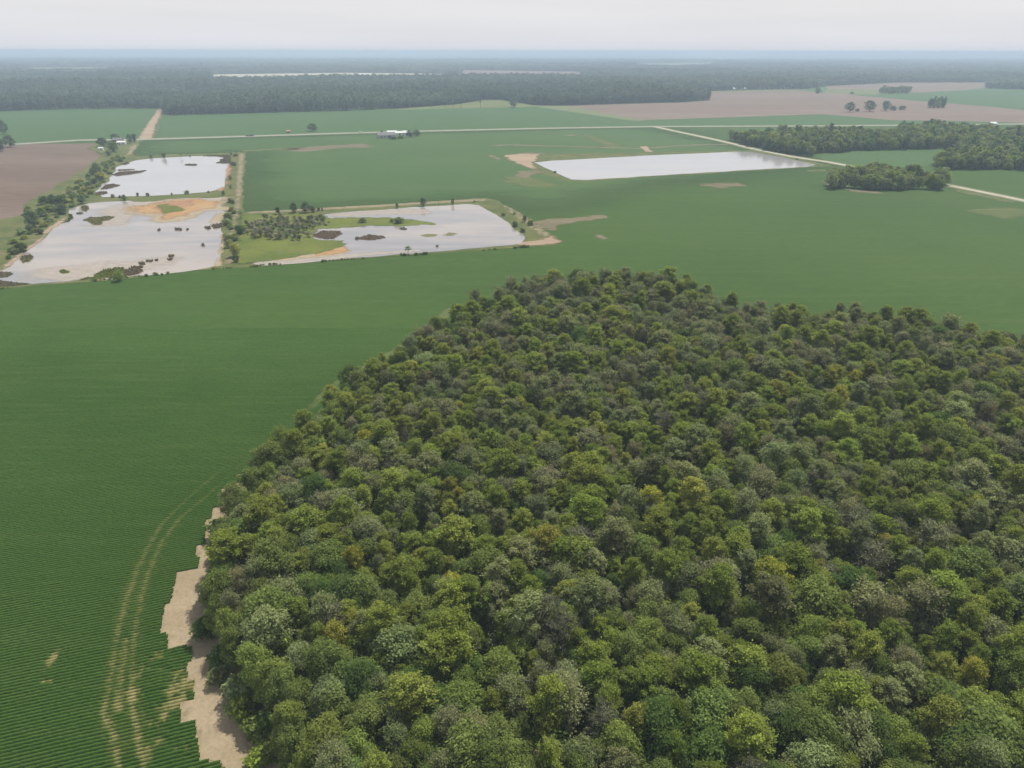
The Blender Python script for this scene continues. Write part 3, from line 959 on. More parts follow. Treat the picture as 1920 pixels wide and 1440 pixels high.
def scatter(poly, spacing, jit, seed):
    g = np.random.default_rng(seed)
    lo, hi = poly.min(0), poly.max(0)
    ys = np.arange(lo[1], hi[1], spacing * .866)
    pts = []
    for j, y in enumerate(ys):
        xs = np.arange(lo[0] + (j % 2) * spacing / 2, hi[0], spacing)
        pts.append(np.column_stack([xs, np.full(len(xs), y)]))
    P = np.vstack(pts)
    P = P + g.uniform(-jit, jit, P.shape)
    return P[inside(P, poly)]


# ---- the near wood
BACK = [(900, 545), (933, 528), (977, 515), (1033, 508), (1083, 504), (1177, 499), (1267, 504), (1293, 517), (1333, 533), (1383, 553), (1416, 558), (1481, 563), (1522, 573), (1590, 573), (1685, 578), (1739, 589), (1806, 604), (1915, 612), (2060, 632), (2300, 660)]
EDGE_G = np.array([G(x, y, 4.0 if y > 900 else 8.0) for x, y in EDGE_LEFT])
wood = np.vstack([EDGE_G + np.array([1.2, -.4]), GL(BACK, 13.0) + np.array([0, -1.5]), [(330, 40), (4, 40)]])
g = np.random.default_rng(21)
WP = scatter(wood, 3.85, 1.3, 3)
WP = WP[line_dist(WP, EDGE_G) > np.where(WP[:, 1] < 165, 3.5, 2.6)]
WP = WP[(g.random(len(WP)) > .07)]
px, py, dep = project(np.column_stack([WP, np.full(len(WP), 9.0)]))
keep = (px > -100) & (px < 2150) & (dep > 20)
WP, px, py, dep = WP[keep], px[keep], py[keep], dep[keep]
edge_d = line_dist(WP, wood, True)
left_d = line_dist(WP, EDGE_G)
forms, tints, sc, keys = [], [], [], []
for i, p in enumerate(WP):
    na_ = vnoise(p[0] + 300, p[1], 26)
    nb_ = vnoise(p[0], p[1] + 700, 15)
    r = g.random()
    # broadleaf greens at the near and western margins, olive cypress inside, grey mossy crowns towards the far and eastern side
    wb = .92 * math.exp(-left_d[i] / 7) + .55 * math.exp(-max(0, p[1] - 78) / 28) * (na_ > .35) + .10
    wg = .16 + .42 * np.clip((p[1] - 110) / 160, 0, 1) * (nb_ > .40) + .30 * (na_ > .58)
    if r < wb:
        kind = 'broad'
        key = g.choice(['green', 'dark', 'bright', 'green', 'sage'], p=[.34, .2, .22, .14, .10])
    elif r < wb + wg * (1 - wb):
        kind = 'mossy'
        key = g.choice(['grey', 'mossy', 'brown', 'sage'], p=[.34, .36, .12, .18])
    else:
        kind = 'cypress'
        key = g.choice(['olive', 'lime', 'gold', 'mossy', 'yellow'], p=[.64, .16, .015, .165, .02])
    s = float(np.clip(g.lognormal(-.32, .27), .40, 1.3))
    if left_d[i] < 6:
        s = min(s, .92)
    h = float(np.clip(1.06 * s ** .5 * g.normal(1.0, .08), .68, 1.2))
    if kind != 'broad' and g.random() < .03:
        kind, key = 'bare', 'grey'
    f = kind + str(g.integers(2 if kind == 'bare' else 6))
    if edge_d[i] < 2.4 and g.random() < .55:
        f = 'hedge' + str(g.integers(3))
        h *= .95
        key = g.choice(['green', 'dark', 'sage', 'olive'])
        kind = 'hedge'
    forms.append(f)
    keys.append((kind, str(key)))
    tints.append(tint_of(str(key), g, .12))
    e_ = float(np.clip(g.normal(1, .10), .8, 1.25))
    sc.append((s * e_, s / e_, h))
sc = np.array(sc)
tints = np.array(tints)
rz = g.uniform(0, 6.28, len(WP))
inview = (px > -10) & (px < 1930) & (py < 1470)
size = np.where(inview, sc[:, 0] / dep, 0)
order = np.argsort(-size)
single = set(order[:300].tolist())
NAMES = {'bare': ('bare_tree', 'nearly leafless tree'), 'cypress': ('cypress_tree', 'feathery cypress'), 'broad': ('broadleaf_tree', 'round broadleaf tree'), 'mossy': ('mossy_tree', 'sparse mossy tree'), 'hedge': ('edge_tree', 'low bushy tree')}
CW = {'olive': 'olive', 'lime': 'lime green', 'gold': 'golden olive', 'dark': 'dark green', 'green': 'mid green', 'bright': 'bright green', 'grey': 'grey', 'mossy': 'dull olive', 'brown': 'brownish olive', 'sage': 'grey-green', 'yellow': 'yellow-green'}
ORD = 'first second third fourth fifth sixth seventh eighth ninth tenth eleventh twelfth thirteenth fourteenth fifteenth sixteenth seventeenth eighteenth nineteenth twentieth'.split()
lst = sorted(single, key=lambda i: -py[i])
band_of = {i: min(n // 25, 11) for n, i in enumerate(lst)}
CARD = 'one two three four five six seven eight nine ten eleven twelve'.split()
tally = {}
for i in sorted(single, key=lambda i: px[i]):
    kind, key = keys[i]
    q = (band_of[i], kind, key)
    tally[q] = tally.get(q, 0) + 1
    nm, what = NAMES[kind]
    lab = '%s %s, %s such from left in crown row %s from bottom' % (CW[key], what, ORD[tally[q] - 1], CARD[band_of[i]])
    plant_tree(nm, lab, 'tree', forms[i], WP[i], tuple(sc[i]), float(rz[i]), tuple(float(x) for x in tints[i]), 'nearest trees of the wood')
rest = np.array([i for i in range(len(WP)) if i not in single])
stand('wood_trees', 'dense olive and grey green canopy of the near wood', WP[rest], 0.0, sc[rest], rz[rest], [forms[i] for i in rest], tints[rest])
# undergrowth along the wood's margins
UP = scatter(wood, 3.4, 1.2, 9)
ud = line_dist(UP, wood[:len(EDGE_LEFT) + len(BACK)])
UP = UP[((ud < 3.4) & (ud > .9)) | (np.random.default_rng(4).random(len(UP)) < .55)]
ud = line_dist(UP, wood[:len(EDGE_LEFT) + len(BACK)])
n = len(UP)
us = np.column_stack([g.uniform(.7, 1.25, n)] * 2 + [g.uniform(.6, 1.3, n) * np.where(ud < 3.4, 1, 1.7)])
stand('undergrowth', 'leafy undergrowth beneath and along the margin of the near wood', UP, 0.0, us, g.uniform(0, 6.28, n), ['mid_shrub%d' % g.integers(3) for _ in range(n)], np.array([tint_of(str(g.choice(['green', 'dark', 'sage', 'olive'])), g) for _ in range(n)]))


# ---- woods in the middle distance
def mid_wood(name, label, poly, spacing, seed, keys_, hs=1.0, kinds=('mid_broad', 'mid_cypress'), size=1.0):
    g = np.random.default_rng(seed)
    P = scatter(poly, spacing, spacing * .3, seed)
    n = len(P)
    s = np.clip(g.normal(1, .16, n), .6, 1.4) * size
    S3 = np.column_stack([s, s, s * hs * np.clip(g.normal(1, .12, n), .7, 1.3)])
    fm = ['%s%d' % (kinds[int(g.random() * len(kinds))], g.integers(3)) for _ in range(n)]
    stand(name, label, P, 0.0, S3, g.uniform(0, 6.28, n), fm, np.array([tint_of(str(g.choice(keys_)), g, .15) for _ in range(n)]))
    return n


EASTF = [(1366, 262), (1400, 273.5), (1455, 285.5), (1520, 294), (1528, 289), (1612, 283), (1763, 279), (1775, 281), (1808, 287), (1795, 297), (1755, 307), (1749, 317), (1765, 319), (1853, 318.5), (1920, 320), (2080, 324)]
EASTB = [(1385, 244), (1476, 238), (1551, 236), (1606, 236.5), (1624, 239), (1678, 238.5), (1690, 229.5), (1787, 229), (1853, 231.5), (1884, 235), (1920, 232), (2080, 233)]
mid_wood('east_woodland', 'dark green woodland beside the gravel road', np.vstack([GL(EASTF), GL(EASTB, 13)[::-1]]), 7.0, 31, ['green', 'blue', 'dark', 'mossy', 'olive'], .88, ('mid_broad', 'mid_broad', 'mid_broad', 'mid_cypress'))
OVF = [(1552, 337), (1560, 344), (1600, 354), (1657, 358.5), (1717, 355.5), (1773, 349.5), (1777, 338)]
OVB = [(1775, 331), (1762, 326), (1733, 315), (1672, 310), (1597, 309), (1565, 319), (1554, 329)]
mid_wood('oval_grove', 'oval grove of dense green trees standing alone in the crop', np.vstack([GL(OVF), GL(OVB, 11)[::-1]]), 4.6, 33, ['green', 'green', 'olive', 'mossy', 'sage'], .98, ('mid_broad',), .82)
mid_wood('copse', 'low green copse between the distant ploughed fields', GL([(1650, 176.5), (1706, 176), (1706, 171.5), (1650, 172.5)]), 11, 35, ['green', 'blue'], .9)
mid_wood('copse', 'dense square copse in the ploughed field by the green strip', GL([(1741, 203.5), (1775, 202), (1775, 199), (1742, 200)]), 9, 36, ['green', 'blue', 'dark'], 1.25)
mid_wood('marsh_scrub', 'grey leafless scrub growing in the shallow pond', GL([(455, 424), (500, 410), (560, 411), (612, 412), (622, 422), (590, 428), (585, 446), (560, 452), (500, 451), (462, 447)]), 4.2, 37, ['marsh', 'grey', 'sage', 'mossy', 'marsh'], .55, ('mossy', 'mossy', 'mid_shrub'), .48)
mid_wood('bank_scrub', 'low green scrub along the rough western bank', GL([(0, 486), (30, 445), (60, 405), (100, 372), (150, 340), (185, 312), (225, 290), (235, 296), (212, 320), (196, 342), (176, 362), (150, 382), (124, 396), (95, 420), (70, 448), (30, 480), (0, 506)]), 8.5, 38, ['green', 'bright', 'sage', 'dark', 'yellow'], .55, ('mid_shrub',))
mid_wood('bank_scrub', 'low scrub along the levee between the ponds', GL([(426, 400), (436, 372), (440, 400), (437, 440), (428, 470), (419, 492), (417, 470), (422, 435)]), 6.5, 39, ['green', 'bright', 'sage', 'grey', 'dark'], .6, ('mid_shrub',))
for k, ln in enumerate(([(-60, 547), (0, 541), (100, 532.5), (224, 523), (330, 512), (400, 505), (470, 500), (600, 491), (750, 480), (900, 470), (990, 463)],)):
    L = rough_line(GL(ln), .8, 1.6, 70 + k, closed=False)
    g2 = np.random.default_rng(71)
    L = L[(g2.random(len(L)) < .8) & (vnoise(L[:, 0] + 30, L[:, 1], 9) > .48)]
    n = len(L)
    s = g2.uniform(.10, .34, n) * (.5 + 1.1 * vnoise(L[:, 0], L[:, 1], 14))
    stand('tussock_grass', 'dark tussocks along the field edge below the ponds', L, .1, np.column_stack([s * 1.3, s * 1.3, s * .8]), g2.uniform(0, 6, n), ['mid_shrub%d' % g2.integers(3) for _ in range(n)], np.array([tint_of(str(g2.choice(['dark', 'green', 'olive', 'yellow'])), g2) for _ in range(n)]))

# ---- the far forest, thinning to bigger crowns with distance
far_poly = np.vstack([front_g, [(9500, 2600), (9500, 9000), (-9500, 9000), (-9500, 2400), (-1500, 1400)]])
clear_g = [GL(c) for c in CLEAR]
sets = []
for (d0, d1, sp, sc_, frm) in ((900, 2000, 8.5, 1.0, 'far'), (2000, 3300, 13, 1.45, 'far'), (3300, 5500, 22, 2.4, 'far'), (5500, 9000, 38, 4.0, 'far')):
    w = d1 * .86
    box = np.array([(-w, d0), (w, d0), (w, d1), (-w, d1)])
    P = scatter(box, sp, sp * .33, 50 + int(d0))
    P = P[inside(P, far_poly)]
    for c in clear_g:
        P = P[~inside(P, c)]
    x_, y_, d_ = project(np.column_stack([P, np.full(len(P), 8.0)]))
    P = P[(x_ > -120) & (x_ < 2040)]
    cl = vnoise(P[:, 0], P[:, 1], 160) * .7 + vnoise(P[:, 0] + 77, P[:, 1], 60) * .3
    P = P[np.random.default_rng(3).random(len(P)) < np.clip(1.3 - .9 * (cl > .72), 0, 1)]
    sets.append((P, sc_, d0))
allP, allS, allT, allF = [], [], [], []
g = np.random.default_rng(77)
for P, sc_, d0 in sets:
    n = len(P)
    s = np.clip(g.normal(1, .18, n), .6, 1.5)
    hh = .66 + .62 * vnoise(P[:, 0] + 900, P[:, 1], 240) + .16 * vnoise(P[:, 0], P[:, 1] + 9, 60)
    allP.append(P)
    allS.append(np.column_stack([s * sc_, s * sc_, s * hh * 1.08]))
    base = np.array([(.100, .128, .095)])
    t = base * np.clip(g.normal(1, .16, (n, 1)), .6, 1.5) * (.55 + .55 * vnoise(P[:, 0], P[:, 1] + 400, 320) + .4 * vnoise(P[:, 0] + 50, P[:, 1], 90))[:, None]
    allT.append(t)
    allF += ['far%d' % k for k in g.integers(0, 3, n)]
allP, allS, allT = np.vstack(allP), np.vstack(allS), np.vstack(allT)
print('far trees', len(allP), 'wood', len(WP))
stand('distant_forest', 'hazy blue green forest filling the far distance', allP, 0.0, allS, g.uniform(0, 6.28, len(allP)), allF, allT)

# ------------------------------------------------------------------ single trees and shrubs of the open land
#  pixel x, pixel y of the foot, height px, width px, form, tint, name, label, group
GB, GP, GH, GR, GS = 'trees on the western bank', 'trees around the ponds', 'trees round the homestead', 'trees in the ploughed field', 'shrubs around the ponds'
TREES = [
    (63, 427, 33, 27, 'mid_broad0', 'blue', 'bank_tree', 'tallest dark tree on the western bank beside the lower ploughed corner', GB),
    (55, 402, 17, 17, 'mid_broad1', 'bright', 'bank_tree', 'pale light green tree behind the tallest dark bank tree', GB),
    (82, 384, 17, 19, 'mid_broad2', 'dark', 'bank_tree', 'dark tree at the left end of the clump along the bank', GB),
    (100, 383, 20, 21, 'mid_broad1', 'blue', 'bank_tree', 'dark tree in the middle of the clump along the bank', GB),
    (117, 382, 17, 19, 'mid_broad0', 'dark', 'bank_tree', 'dark tree at the right end of the clump along the bank', GB),
    (117, 401, 18, 26, 'mid_broad2', 'blue', 'bank_tree', 'wide dark tree on the shore corner of the big muddy pond', GB),
    (95, 397, 14, 24, 'mid_broad0', 'green', 'bank_tree', 'wide mid green tree between two dark bank trees', GB),
    (78, 406, 18, 19, 'mid_broad1', 'dark', 'bank_tree', 'dark tree just behind and right of the tallest bank tree', GB),
    (154, 382, 17, 18, 'mid_broad2', 'blue', 'bank_tree', 'dark tree at the near end of the levee dividing two ponds', GB),
    (76.5, 439, 12, 14, 'mid_shrub0', 'blue', 'bank_shrub', 'round dark shrub on the orange mud shore', GB),
    (42, 472, 18, 24, 'mid_broad0', 'dark', 'bank_tree', 'broad dark tree leaning over the lower west shore', GB),
    (45, 438, 9, 13, 'mid_shrub1', 'green', 'bank_shrub', 'small green bush near the tip of the lower ploughed corner', GB),
    (16, 486, 8, 11, 'mid_shrub2', 'dark', 'bank_shrub', 'small dark bush on the grassy slope near the photo edge', GB),
    (224, 527, 21, 21, 'mid_broad1', 'bright', 'pond_tree', 'bright green rounded tree on the near shore of the muddy pond', GP),
    (182, 326, 22, 18, 'mid_broad1', 'blue', 'bank_tree', 'dark tall tree beside the upper pond on its west bank', GB),
    (174, 328, 13, 14, 'mid_broad0', 'dark', 'bank_tree', 'smaller dark tree touching the tall one by the upper pond', GB),
    (191, 336, 14, 20, 'mid_broad2', 'yellow', 'bank_tree', 'pale yellow-green bushy tree on the upper pond west bank', GB),
    (178, 345, 12, 16, 'mid_broad2', 'dark', 'bank_tree', 'dark tree below the pale bushy one on the west bank', GB),
    (167, 351, 11, 13, 'mid_broad1', 'blue', 'bank_tree', 'dark tree at the lower end of the upper pond bank group', GB),
    (212, 370.5, 7, 9, 'mid_shrub0', 'green', 'levee_shrub', 'leftmost green shrub on the levee between the two west ponds', GS),
    (233, 376, 11, 10, 'mid_broad0', 'dark', 'levee_tree', 'dark tree on the levee standing at the muddy pond edge', GP),
    (225, 370.8, 5, 7, 'mid_shrub1', 'dark', 'levee_shrub', 'tiny dark shrub beside the dark levee tree', GS),
    (258, 368, 8, 6, 'mid_shrub2', 'dark', 'levee_shrub', 'narrow dark shrub on the levee, third from its west end', GS),
    (277.5, 368, 7, 8, 'mid_shrub0', 'dark', 'levee_shrub', 'rounded dark shrub on the levee above the silt bank', GS),
    (322.5, 366, 5, 4, 'mid_shrub1', 'dark', 'levee_shrub', 'tiny narrow shrub on the levee above the orange flat', GS),
    (350, 364, 8, 11, 'mid_shrub2', 'green', 'levee_shrub', 'widest green shrub on the levee between the west ponds', GS),
    (391, 362, 5, 4, 'mid_shrub0', 'dark', 'levee_shrub', 'tiny dark shrub near the east end of the dividing levee', GS),
    (419.5, 366, 9, 7, 'mid_broad1', 'dark', 'levee_tree', 'small dark tree at the corner where levee meets dirt track', GP),
    (284, 297, 7, 7, 'mid_broad1', 'dark', 'pond_tree', 'small dark tree on the far shore of the upper pond, west end', GP),
    (308, 297, 12, 10, 'mid_broad2', 'green', 'pond_tree', 'largest tree on the far shore of the upper pond, mirrored below', GP),
    (339, 296, 11, 6, 'thin', 'green', 'pond_tree', 'slender tree on the far shore of the upper pond', GP),
    (356, 293.5, 3, 4, 'mid_shrub0', 'dark', 'pond_shrub', 'tiny shrub on the far shore right of the slender tree', GS),
    (438, 311, 8, 12, 'mid_shrub1', 'blue', 'pond_shrub', 'dark shrub at the reedy northeast corner of the upper pond', GS),
    (432, 337, 9, 8, 'mid_broad0', 'grey', 'pond_tree', 'small grey tree on the upper pond east shore', GP),
    (433, 353.5, 8, 7, 'mid_broad1', 'sage', 'pond_tree', 'small grey-green tree below the grey one on the east shore', GP),
    (434, 291, 6, 4, 'mid_shrub2', 'dark', 'pond_shrub', 'narrow dark shrub where the thin lane meets the track', GS),
    (442, 292.5, 5, 11, 'mid_shrub0', 'grey', 'pond_shrub', 'grey bush pile beside the narrow shrub at the lane end', GS),
    (437, 382, 8, 7, 'mid_shrub1', 'dark', 'levee_shrub', 'dark shrub beside the dirt track above the orange bank', GS),
    (451, 410, 16, 10, 'thin', 'grey', 'pond_tree', 'grey upright tree on the right side of the dirt track', GP),
    (522, 402, 14, 13, 'mid_cypress0', 'blue', 'pond_tree', 'dark conical tree alone on the north bank of the marshy pond', GP),
    (552, 399, 20, 15, 'mid_broad0', 'blue', 'pond_tree', 'dark tree at the left of the tall pair on the north bank', GP),
    (574, 399, 22, 20, 'mid_broad1', 'blue', 'pond_tree', 'tallest dark tree of the clump on the north bank', GP),
    (587, 398, 13, 12, 'mid_broad2', 'dark', 'pond_tree', 'lower dark tree right of the tallest in the north bank clump', GP),
    (597, 396, 8, 7, 'mid_shrub2', 'dark', 'pond_shrub', 'dark shrub trailing the north bank clump', GS),
    (604, 395, 7, 4, 'mid_shrub0', 'dark', 'pond_shrub', 'last tiny shrub at the right end of the north bank clump', GS),
    (451, 439, 18, 23, 'mid_broad2', 'dark', 'pond_tree', 'broad dark tree at the edge of the grey marsh scrub', GP),
    (429, 416, 17, 17, 'mid_broad0', 'green', 'levee_tree', 'green tree on the levee beside the muddy pond inlet', GP),
    (428, 465, 16, 14, 'mid_broad1', 'grey', 'levee_tree', 'grey leafless looking tree on the levee', GP),
    (442, 482, 27, 22, 'mid_broad2', 'yellow', 'levee_tree', 'bright yellow-green tree at the south end of the levee', GP),
    (443, 492, 15, 14, 'mid_broad0', 'blue', 'levee_tree', 'dark tree in front of the yellow-green levee tree', GP),
    (440, 451, 14, 20, 'mid_broad1', 'bright', 'levee_tree', 'light green bushy tree behind the yellow-green levee tree', GP),
    (681, 418, 11, 16, 'mid_shrub1', 'sage', 'marsh_shrub', 'grey-green bush on the grassy spit in the marshy pond', GS),
    (748, 419, 13, 19, 'mid_shrub0', 'sage', 'marsh_shrub', 'largest willowy bush at the tip of the marsh spit', GS),
    (734, 417, 8, 9, 'mid_shrub2', 'grey', 'marsh_shrub', 'small grey bush left of the willowy bush on the spit', GS),
    (745, 391, 11, 7, 'mid_broad0', 'blue', 'pond_tree', 'small dark tree on the north bank above the pale silt', GP),
    (793.5, 387.5, 18, 15, 'mid_broad1', 'blue', 'pond_tree', 'dark round tree on the north bank with a reflection', GP),
    (849, 384, 13, 7, 'mid_broad2', 'dark', 'pond_tree', 'slim dark tree at the north bank, nearest the pond corner', GP),
    (816, 386, 8, 4, 'snag', 'grey', 'dead_tree', 'left one of two bare grey snags on the north bank', GP),
    (822, 386, 8, 4, 'snag', 'grey', 'dead_tree', 'right one of two bare grey snags on the north bank', GP),
    (765, 477.5, 16, 15, 'thin', 'dark', 'pond_tree', 'open thin tree alone on the near bank of the marshy pond', GP),
    (752.5, 478, 4, 6, 'mid_shrub1', 'dark', 'pond_shrub', 'tiny bush at the foot of the thin tree on the near bank', GS),
    (966, 425, 11, 13, 'mid_shrub0', 'blue', 'pond_shrub', 'round dark shrub on the east bank beside the water', GS),
    (983.5, 416, 13, 10, 'mid_broad2', 'dark', 'pond_tree', 'upright dark tree on top of the east bank', GP),
    (995, 423, 11, 14, 'mid_shrub1', 'green', 'pond_shrub', 'green shrub beside the upright tree on the east bank', GS),
    (981, 435, 10, 14, 'mid_shrub2', 'sage', 'pond_shrub', 'grey-green bush lowest on the east bank', GS),
    (944, 405, 7, 9, 'mid_shrub0', 'grey', 'pond_shrub', 'grey bush on the inner slope of the east bank', GS),
    (964, 402, 4, 5, 'mid_shrub1', 'green', 'pond_shrub', 'tiny green bush on the crest of the east bank', GS),
    (890, 379, 4, 4, 'mid_shrub2', 'olive', 'pond_shrub', 'tiny olive bush at the north corner of the marshy pond', GS),
    (1040.5, 324, 4, 6, 'mid_shrub0', 'dark', 'pond_shrub', 'single dark bush on the west shore of the clear rectangular pond', GS),
    (1494, 299.5, 3, 5, 'mid_shrub1', 'dark', 'pond_shrub', 'tiny bush between the rectangular pond and the gravel road', GS),
    (587, 246, 16, 20, 'mid_broad1', 'blue', 'roadside_tree', 'lone dark rounded tree beside the main road', None),
    (194, 275, 18, 23, 'mid_broad0', 'blue', 'homestead_tree', 'dark round tree west of the white homestead', GH),
    (216, 264, 14, 19, 'mid_broad1', 'blue', 'homestead_tree', 'dark tree behind the white homestead by the road', GH),
    (213, 285, 20, 23, 'mid_broad2', 'dark', 'homestead_tree', 'largest dark tree in front of the white homestead', GH),
    (205, 292, 11, 13, 'mid_broad0', 'green', 'homestead_tree', 'small green tree at the foot of the largest homestead tree', GH),
    (244, 269, 19, 12, 'mid_broad1', 'blue', 'homestead_tree', 'dark tree next to the house on its east side', GH),
    (252, 266, 16, 12, 'mid_broad2', 'blue', 'homestead_tree', 'easternmost dark homestead tree beside the dirt track', GH),
    (231, 298, 8, 3, 'pole', 'green', 'homestead_tree', 'slim pale tree on the lawn above the upper pond', GH),
    (6, 252, 28, 22, 'mid_broad0', 'blue', 'roadside_tree', 'upper dark tree of the three at the photo edge by the road', 'trees at the west edge'),
    (20, 276, 24, 24, 'mid_broad1', 'blue', 'roadside_tree', 'middle dark tree of the three at the photo edge', 'trees at the west edge'),
    (0, 284, 24, 24, 'mid_broad2', 'blue', 'roadside_tree', 'lowest dark tree of the three at the photo edge', 'trees at the west edge'),
    (769, 257, 14, 14, 'mid_broad2', 'blue', 'farm_tree', 'left dark tree of the pair beside the white sheds', None),
    (781, 255, 12, 17, 'mid_broad0', 'blue', 'farm_tree', 'right dark tree of the pair beside the white sheds', None),
    (751, 260, 7, 14, 'mid_shrub1', 'green', 'farm_shrub', 'green bush in front of the white sheds', None),
    (737, 261, 5, 15, 'mid_shrub0', 'blue', 'farm_shrub', 'low dark hedge bush in front of the grey barn', None),
    (716, 250, 6, 5, 'mid_shrub2', 'dark', 'farm_shrub', 'small dark bush behind the grey barn', None),
    (1593, 210, 20, 20, 'mid_broad1', 'blue', 'field_tree', 'westernmost large tree of the line in the ploughed field', GR),
    (1630, 209, 21, 23, 'mid_broad0', 'blue', 'field_tree', 'middle large tree of the line in the ploughed field', GR),
    (1607, 209, 6, 9, 'mid_shrub0', 'blue', 'field_shrub', 'low bush between the first two large field trees', GR),
    (1660, 208, 20, 17, 'mid_broad2', 'blue', 'field_tree', 'third large tree of the line in the ploughed field', GR),
    (1674, 207, 9, 15, 'mid_shrub1', 'blue', 'field_shrub', 'low bushy tree touching the third large field tree', GR),
    (1690, 206, 9, 15, 'mid_shrub2', 'blue', 'field_shrub', 'easternmost low bushy tree of the field line', GR),
    (901, 201.5, 14, 5, 'pole', 'blue', 'pole_pine', 'lone slender pine in the middle of the small meadow', 'pines at the meadow'),
    (963, 201.5, 20, 20, 'mid_broad1', 'blue', 'meadow_tree', 'dark spreading tree at the meadow edge', None),
    (865, 202.3, 15, 6, 'pole', 'blue', 'pole_pine', 'slender pine at the meadow, fourth from the west', 'pines at the meadow'),
    (850, 203, 14, 5, 'pole', 'blue', 'pole_pine', 'slender pine at the meadow, third from the west', 'pines at the meadow'),
    (835, 203.5, 15, 5, 'pole', 'blue', 'pole_pine', 'slender pine at the meadow, second from the west', 'pines at the meadow'),
    (810, 204.3, 16, 5, 'pole', 'blue', 'pole_pine', 'slender pine at the west end of the meadow', 'pines at the meadow'),
    (1533, 176, 12, 13, 'mid_broad2', 'blue', 'farm_tree', 'dark tree beside the distant meadow near the barns', None),
    (1597, 176.5, 5, 8, 'mid_shrub1', 'blue', 'field_shrub', 'small bush at the foot of the distant meadow', None),
]
gt = np.random.default_rng(91)
for (x, y, h, w, fm, tk, nm, lab, grp) in TREES:
    p = G(x, y)
    ax, up = px_per_m(p)
    f = FORM[fm]
    plant_tree(nm, lab, 'tree' if 'tree' in nm or 'pine' in nm else 'shrub', fm, p, (w / ax / f['w'], w / ax / f['w'], h / up / f['h']), float(gt.uniform(0, 6.28)), tint_of(tk, gt, .1), grp)


# ------------------------------------------------------------------ reed beds and weed islands in the ponds
def reed_bed(P, label, tint, h=.9, dens=1.0, group='reed beds in the ponds'):
    SEED[0] += 1
    g = np.random.default_rng(SEED[0])
    P = rough_line(GL(P), .7, 2.0, SEED[0])
    c = P.mean(0)
    area = abs(np.sum(P[:, 0] * np.roll(P[:, 1], -1) - P[:, 1] * np.roll(P[:, 0], -1))) / 2
    n = int(np.clip(area * 2.2 * dens, 30, 2600))
    Q = g.uniform(P.min(0), P.max(0), (n * 3, 2))
    Q = Q[inside(Q, P)][:n]
    n = len(Q)
    an = g.uniform(0, 6.28, n)
    hh = h * g.uniform(.5, 1.2, n)
    wv = .32 + .25 * g.random(n)
    dx = np.column_stack([np.cos(an), np.sin(an)]) * wv[:, None]
    ln = g.normal(0, .35, (n, 2))
    z0 = .2
    V = np.stack([np.column_stack([Q - dx, np.full(n, z0)]), np.column_stack([Q + dx, np.full(n, z0)]), np.column_stack([Q + dx * .6 + ln, z0 + hh]), np.column_stack([Q - dx * .6 + ln, z0 + hh * .9])], 1).reshape(-1, 3)
    F = np.arange(4 * n).reshape(n, 4)
    tone = np.repeat(np.clip(g.normal(1, .2, n), .5, 1.6), 4)
    # the mat of stems and roots below
    bm = bmesh.new()
    f = bm.faces.new([bm.verts.new((x, y, .29)) for x, y in P])
    bmesh.ops.triangulate(bm, faces=[f])
    bm.verts.ensure_lookup_table()
    bv = np.array([v.co[:] for v in bm.verts])
    bt = np.array([[v.index for v in f.verts] for f in bm.faces])
    bm.free()
    me = bpy.data.meshes.new('reed_bed')
    allv = np.vstack([V, bv]) - np.array([c[0], c[1], 0])
    me.from_pydata(allv.tolist(), [], F.tolist() + (bt + len(V)).tolist())
    me.materials.append(MT['leaf'])
    a = me.attributes.new('leaf_tone', 'FLOAT', 'POINT')
    a.data.foreach_set('value', np.r_[tone, np.full(len(bv), .9)].astype(np.float32))
    me.update()
    o = link('reed_bed', me, loc=(c[0], c[1], 0))
    o['tint'] = tint
    return tag(o, label, 'reed bed', group)


def ell(x, y, rx, ry, n=12):
    return [(x + rx * math.cos(2 * math.pi * i / n), y + ry * math.sin(2 * math.pi * i / n)) for i in range(n)]


RO, RBr, RD, RG = (.17, .155, .065), (.17, .125, .09), (.145, .12, .08), (.14, .165, .04)
reed_bed([(155, 413), (170, 407.5), (190, 407.5), (206, 405), (216, 408), (206, 413), (192, 415.5), (190, 421.5), (177, 423), (167, 417)], 'largest olive weed island in the middle of the muddy pond', RO, .5)
reed_bed(ell(159.5, 391.5, 6.5, 5), 'brown reed patch close to the top left shore of the muddy pond', RO)
reed_bed(ell(149, 401, 6, 2), 'small dark weed strip left of the largest island', RD, .5)
reed_bed([(37, 488), (45, 481), (60, 478), (64, 481), (57, 490), (46, 492.5)], 'brownish reed bed below the tree leaning over the water', RO)
reed_bed(ell(121.5, 510.5, 10.5, 3.6), 'oval olive weed island near the bottom of the muddy pond', RG, .5)
reed_bed([(-30, 511), (0, 510.5), (18, 511), (25, 515), (16, 520), (-30, 523)], 'dark brown mat at the photo edge of the muddy pond', RD, .3)
reed_bed([(-60, 526), (0, 526), (20, 529.5), (60, 532), (30, 536), (-60, 541)], 'dark brown shore mat in the bottom left pond corner', RD, .4)
reed_bed([(121, 418), (131, 409), (128, 402), (134, 403), (136, 409), (130, 416)], 'dark green reeds under the shore corner tree', (.06, .08, .03))
reed_bed([(177, 517), (195, 507.5), (224, 503), (232, 506), (236, 522), (216, 523), (180, 519)], 'largest green reed bed behind the bright shore tree', RG, .8)
reed_bed([(146, 526), (160, 521.5), (180, 520), (200, 522), (180, 525)], 'low green weed fringe at the near shore of the muddy pond', RG, .4)
reed_bed([(232, 512), (245, 504), (255, 500), (261, 502), (262, 505), (268, 509), (258, 515), (242, 518), (234, 516)], 'brown reed bed right of the bright shore tree', RBr)
reed_bed(ell(267, 495.5, 6, 2.8), 'dark reed clump just above the brown reed bed', RD)
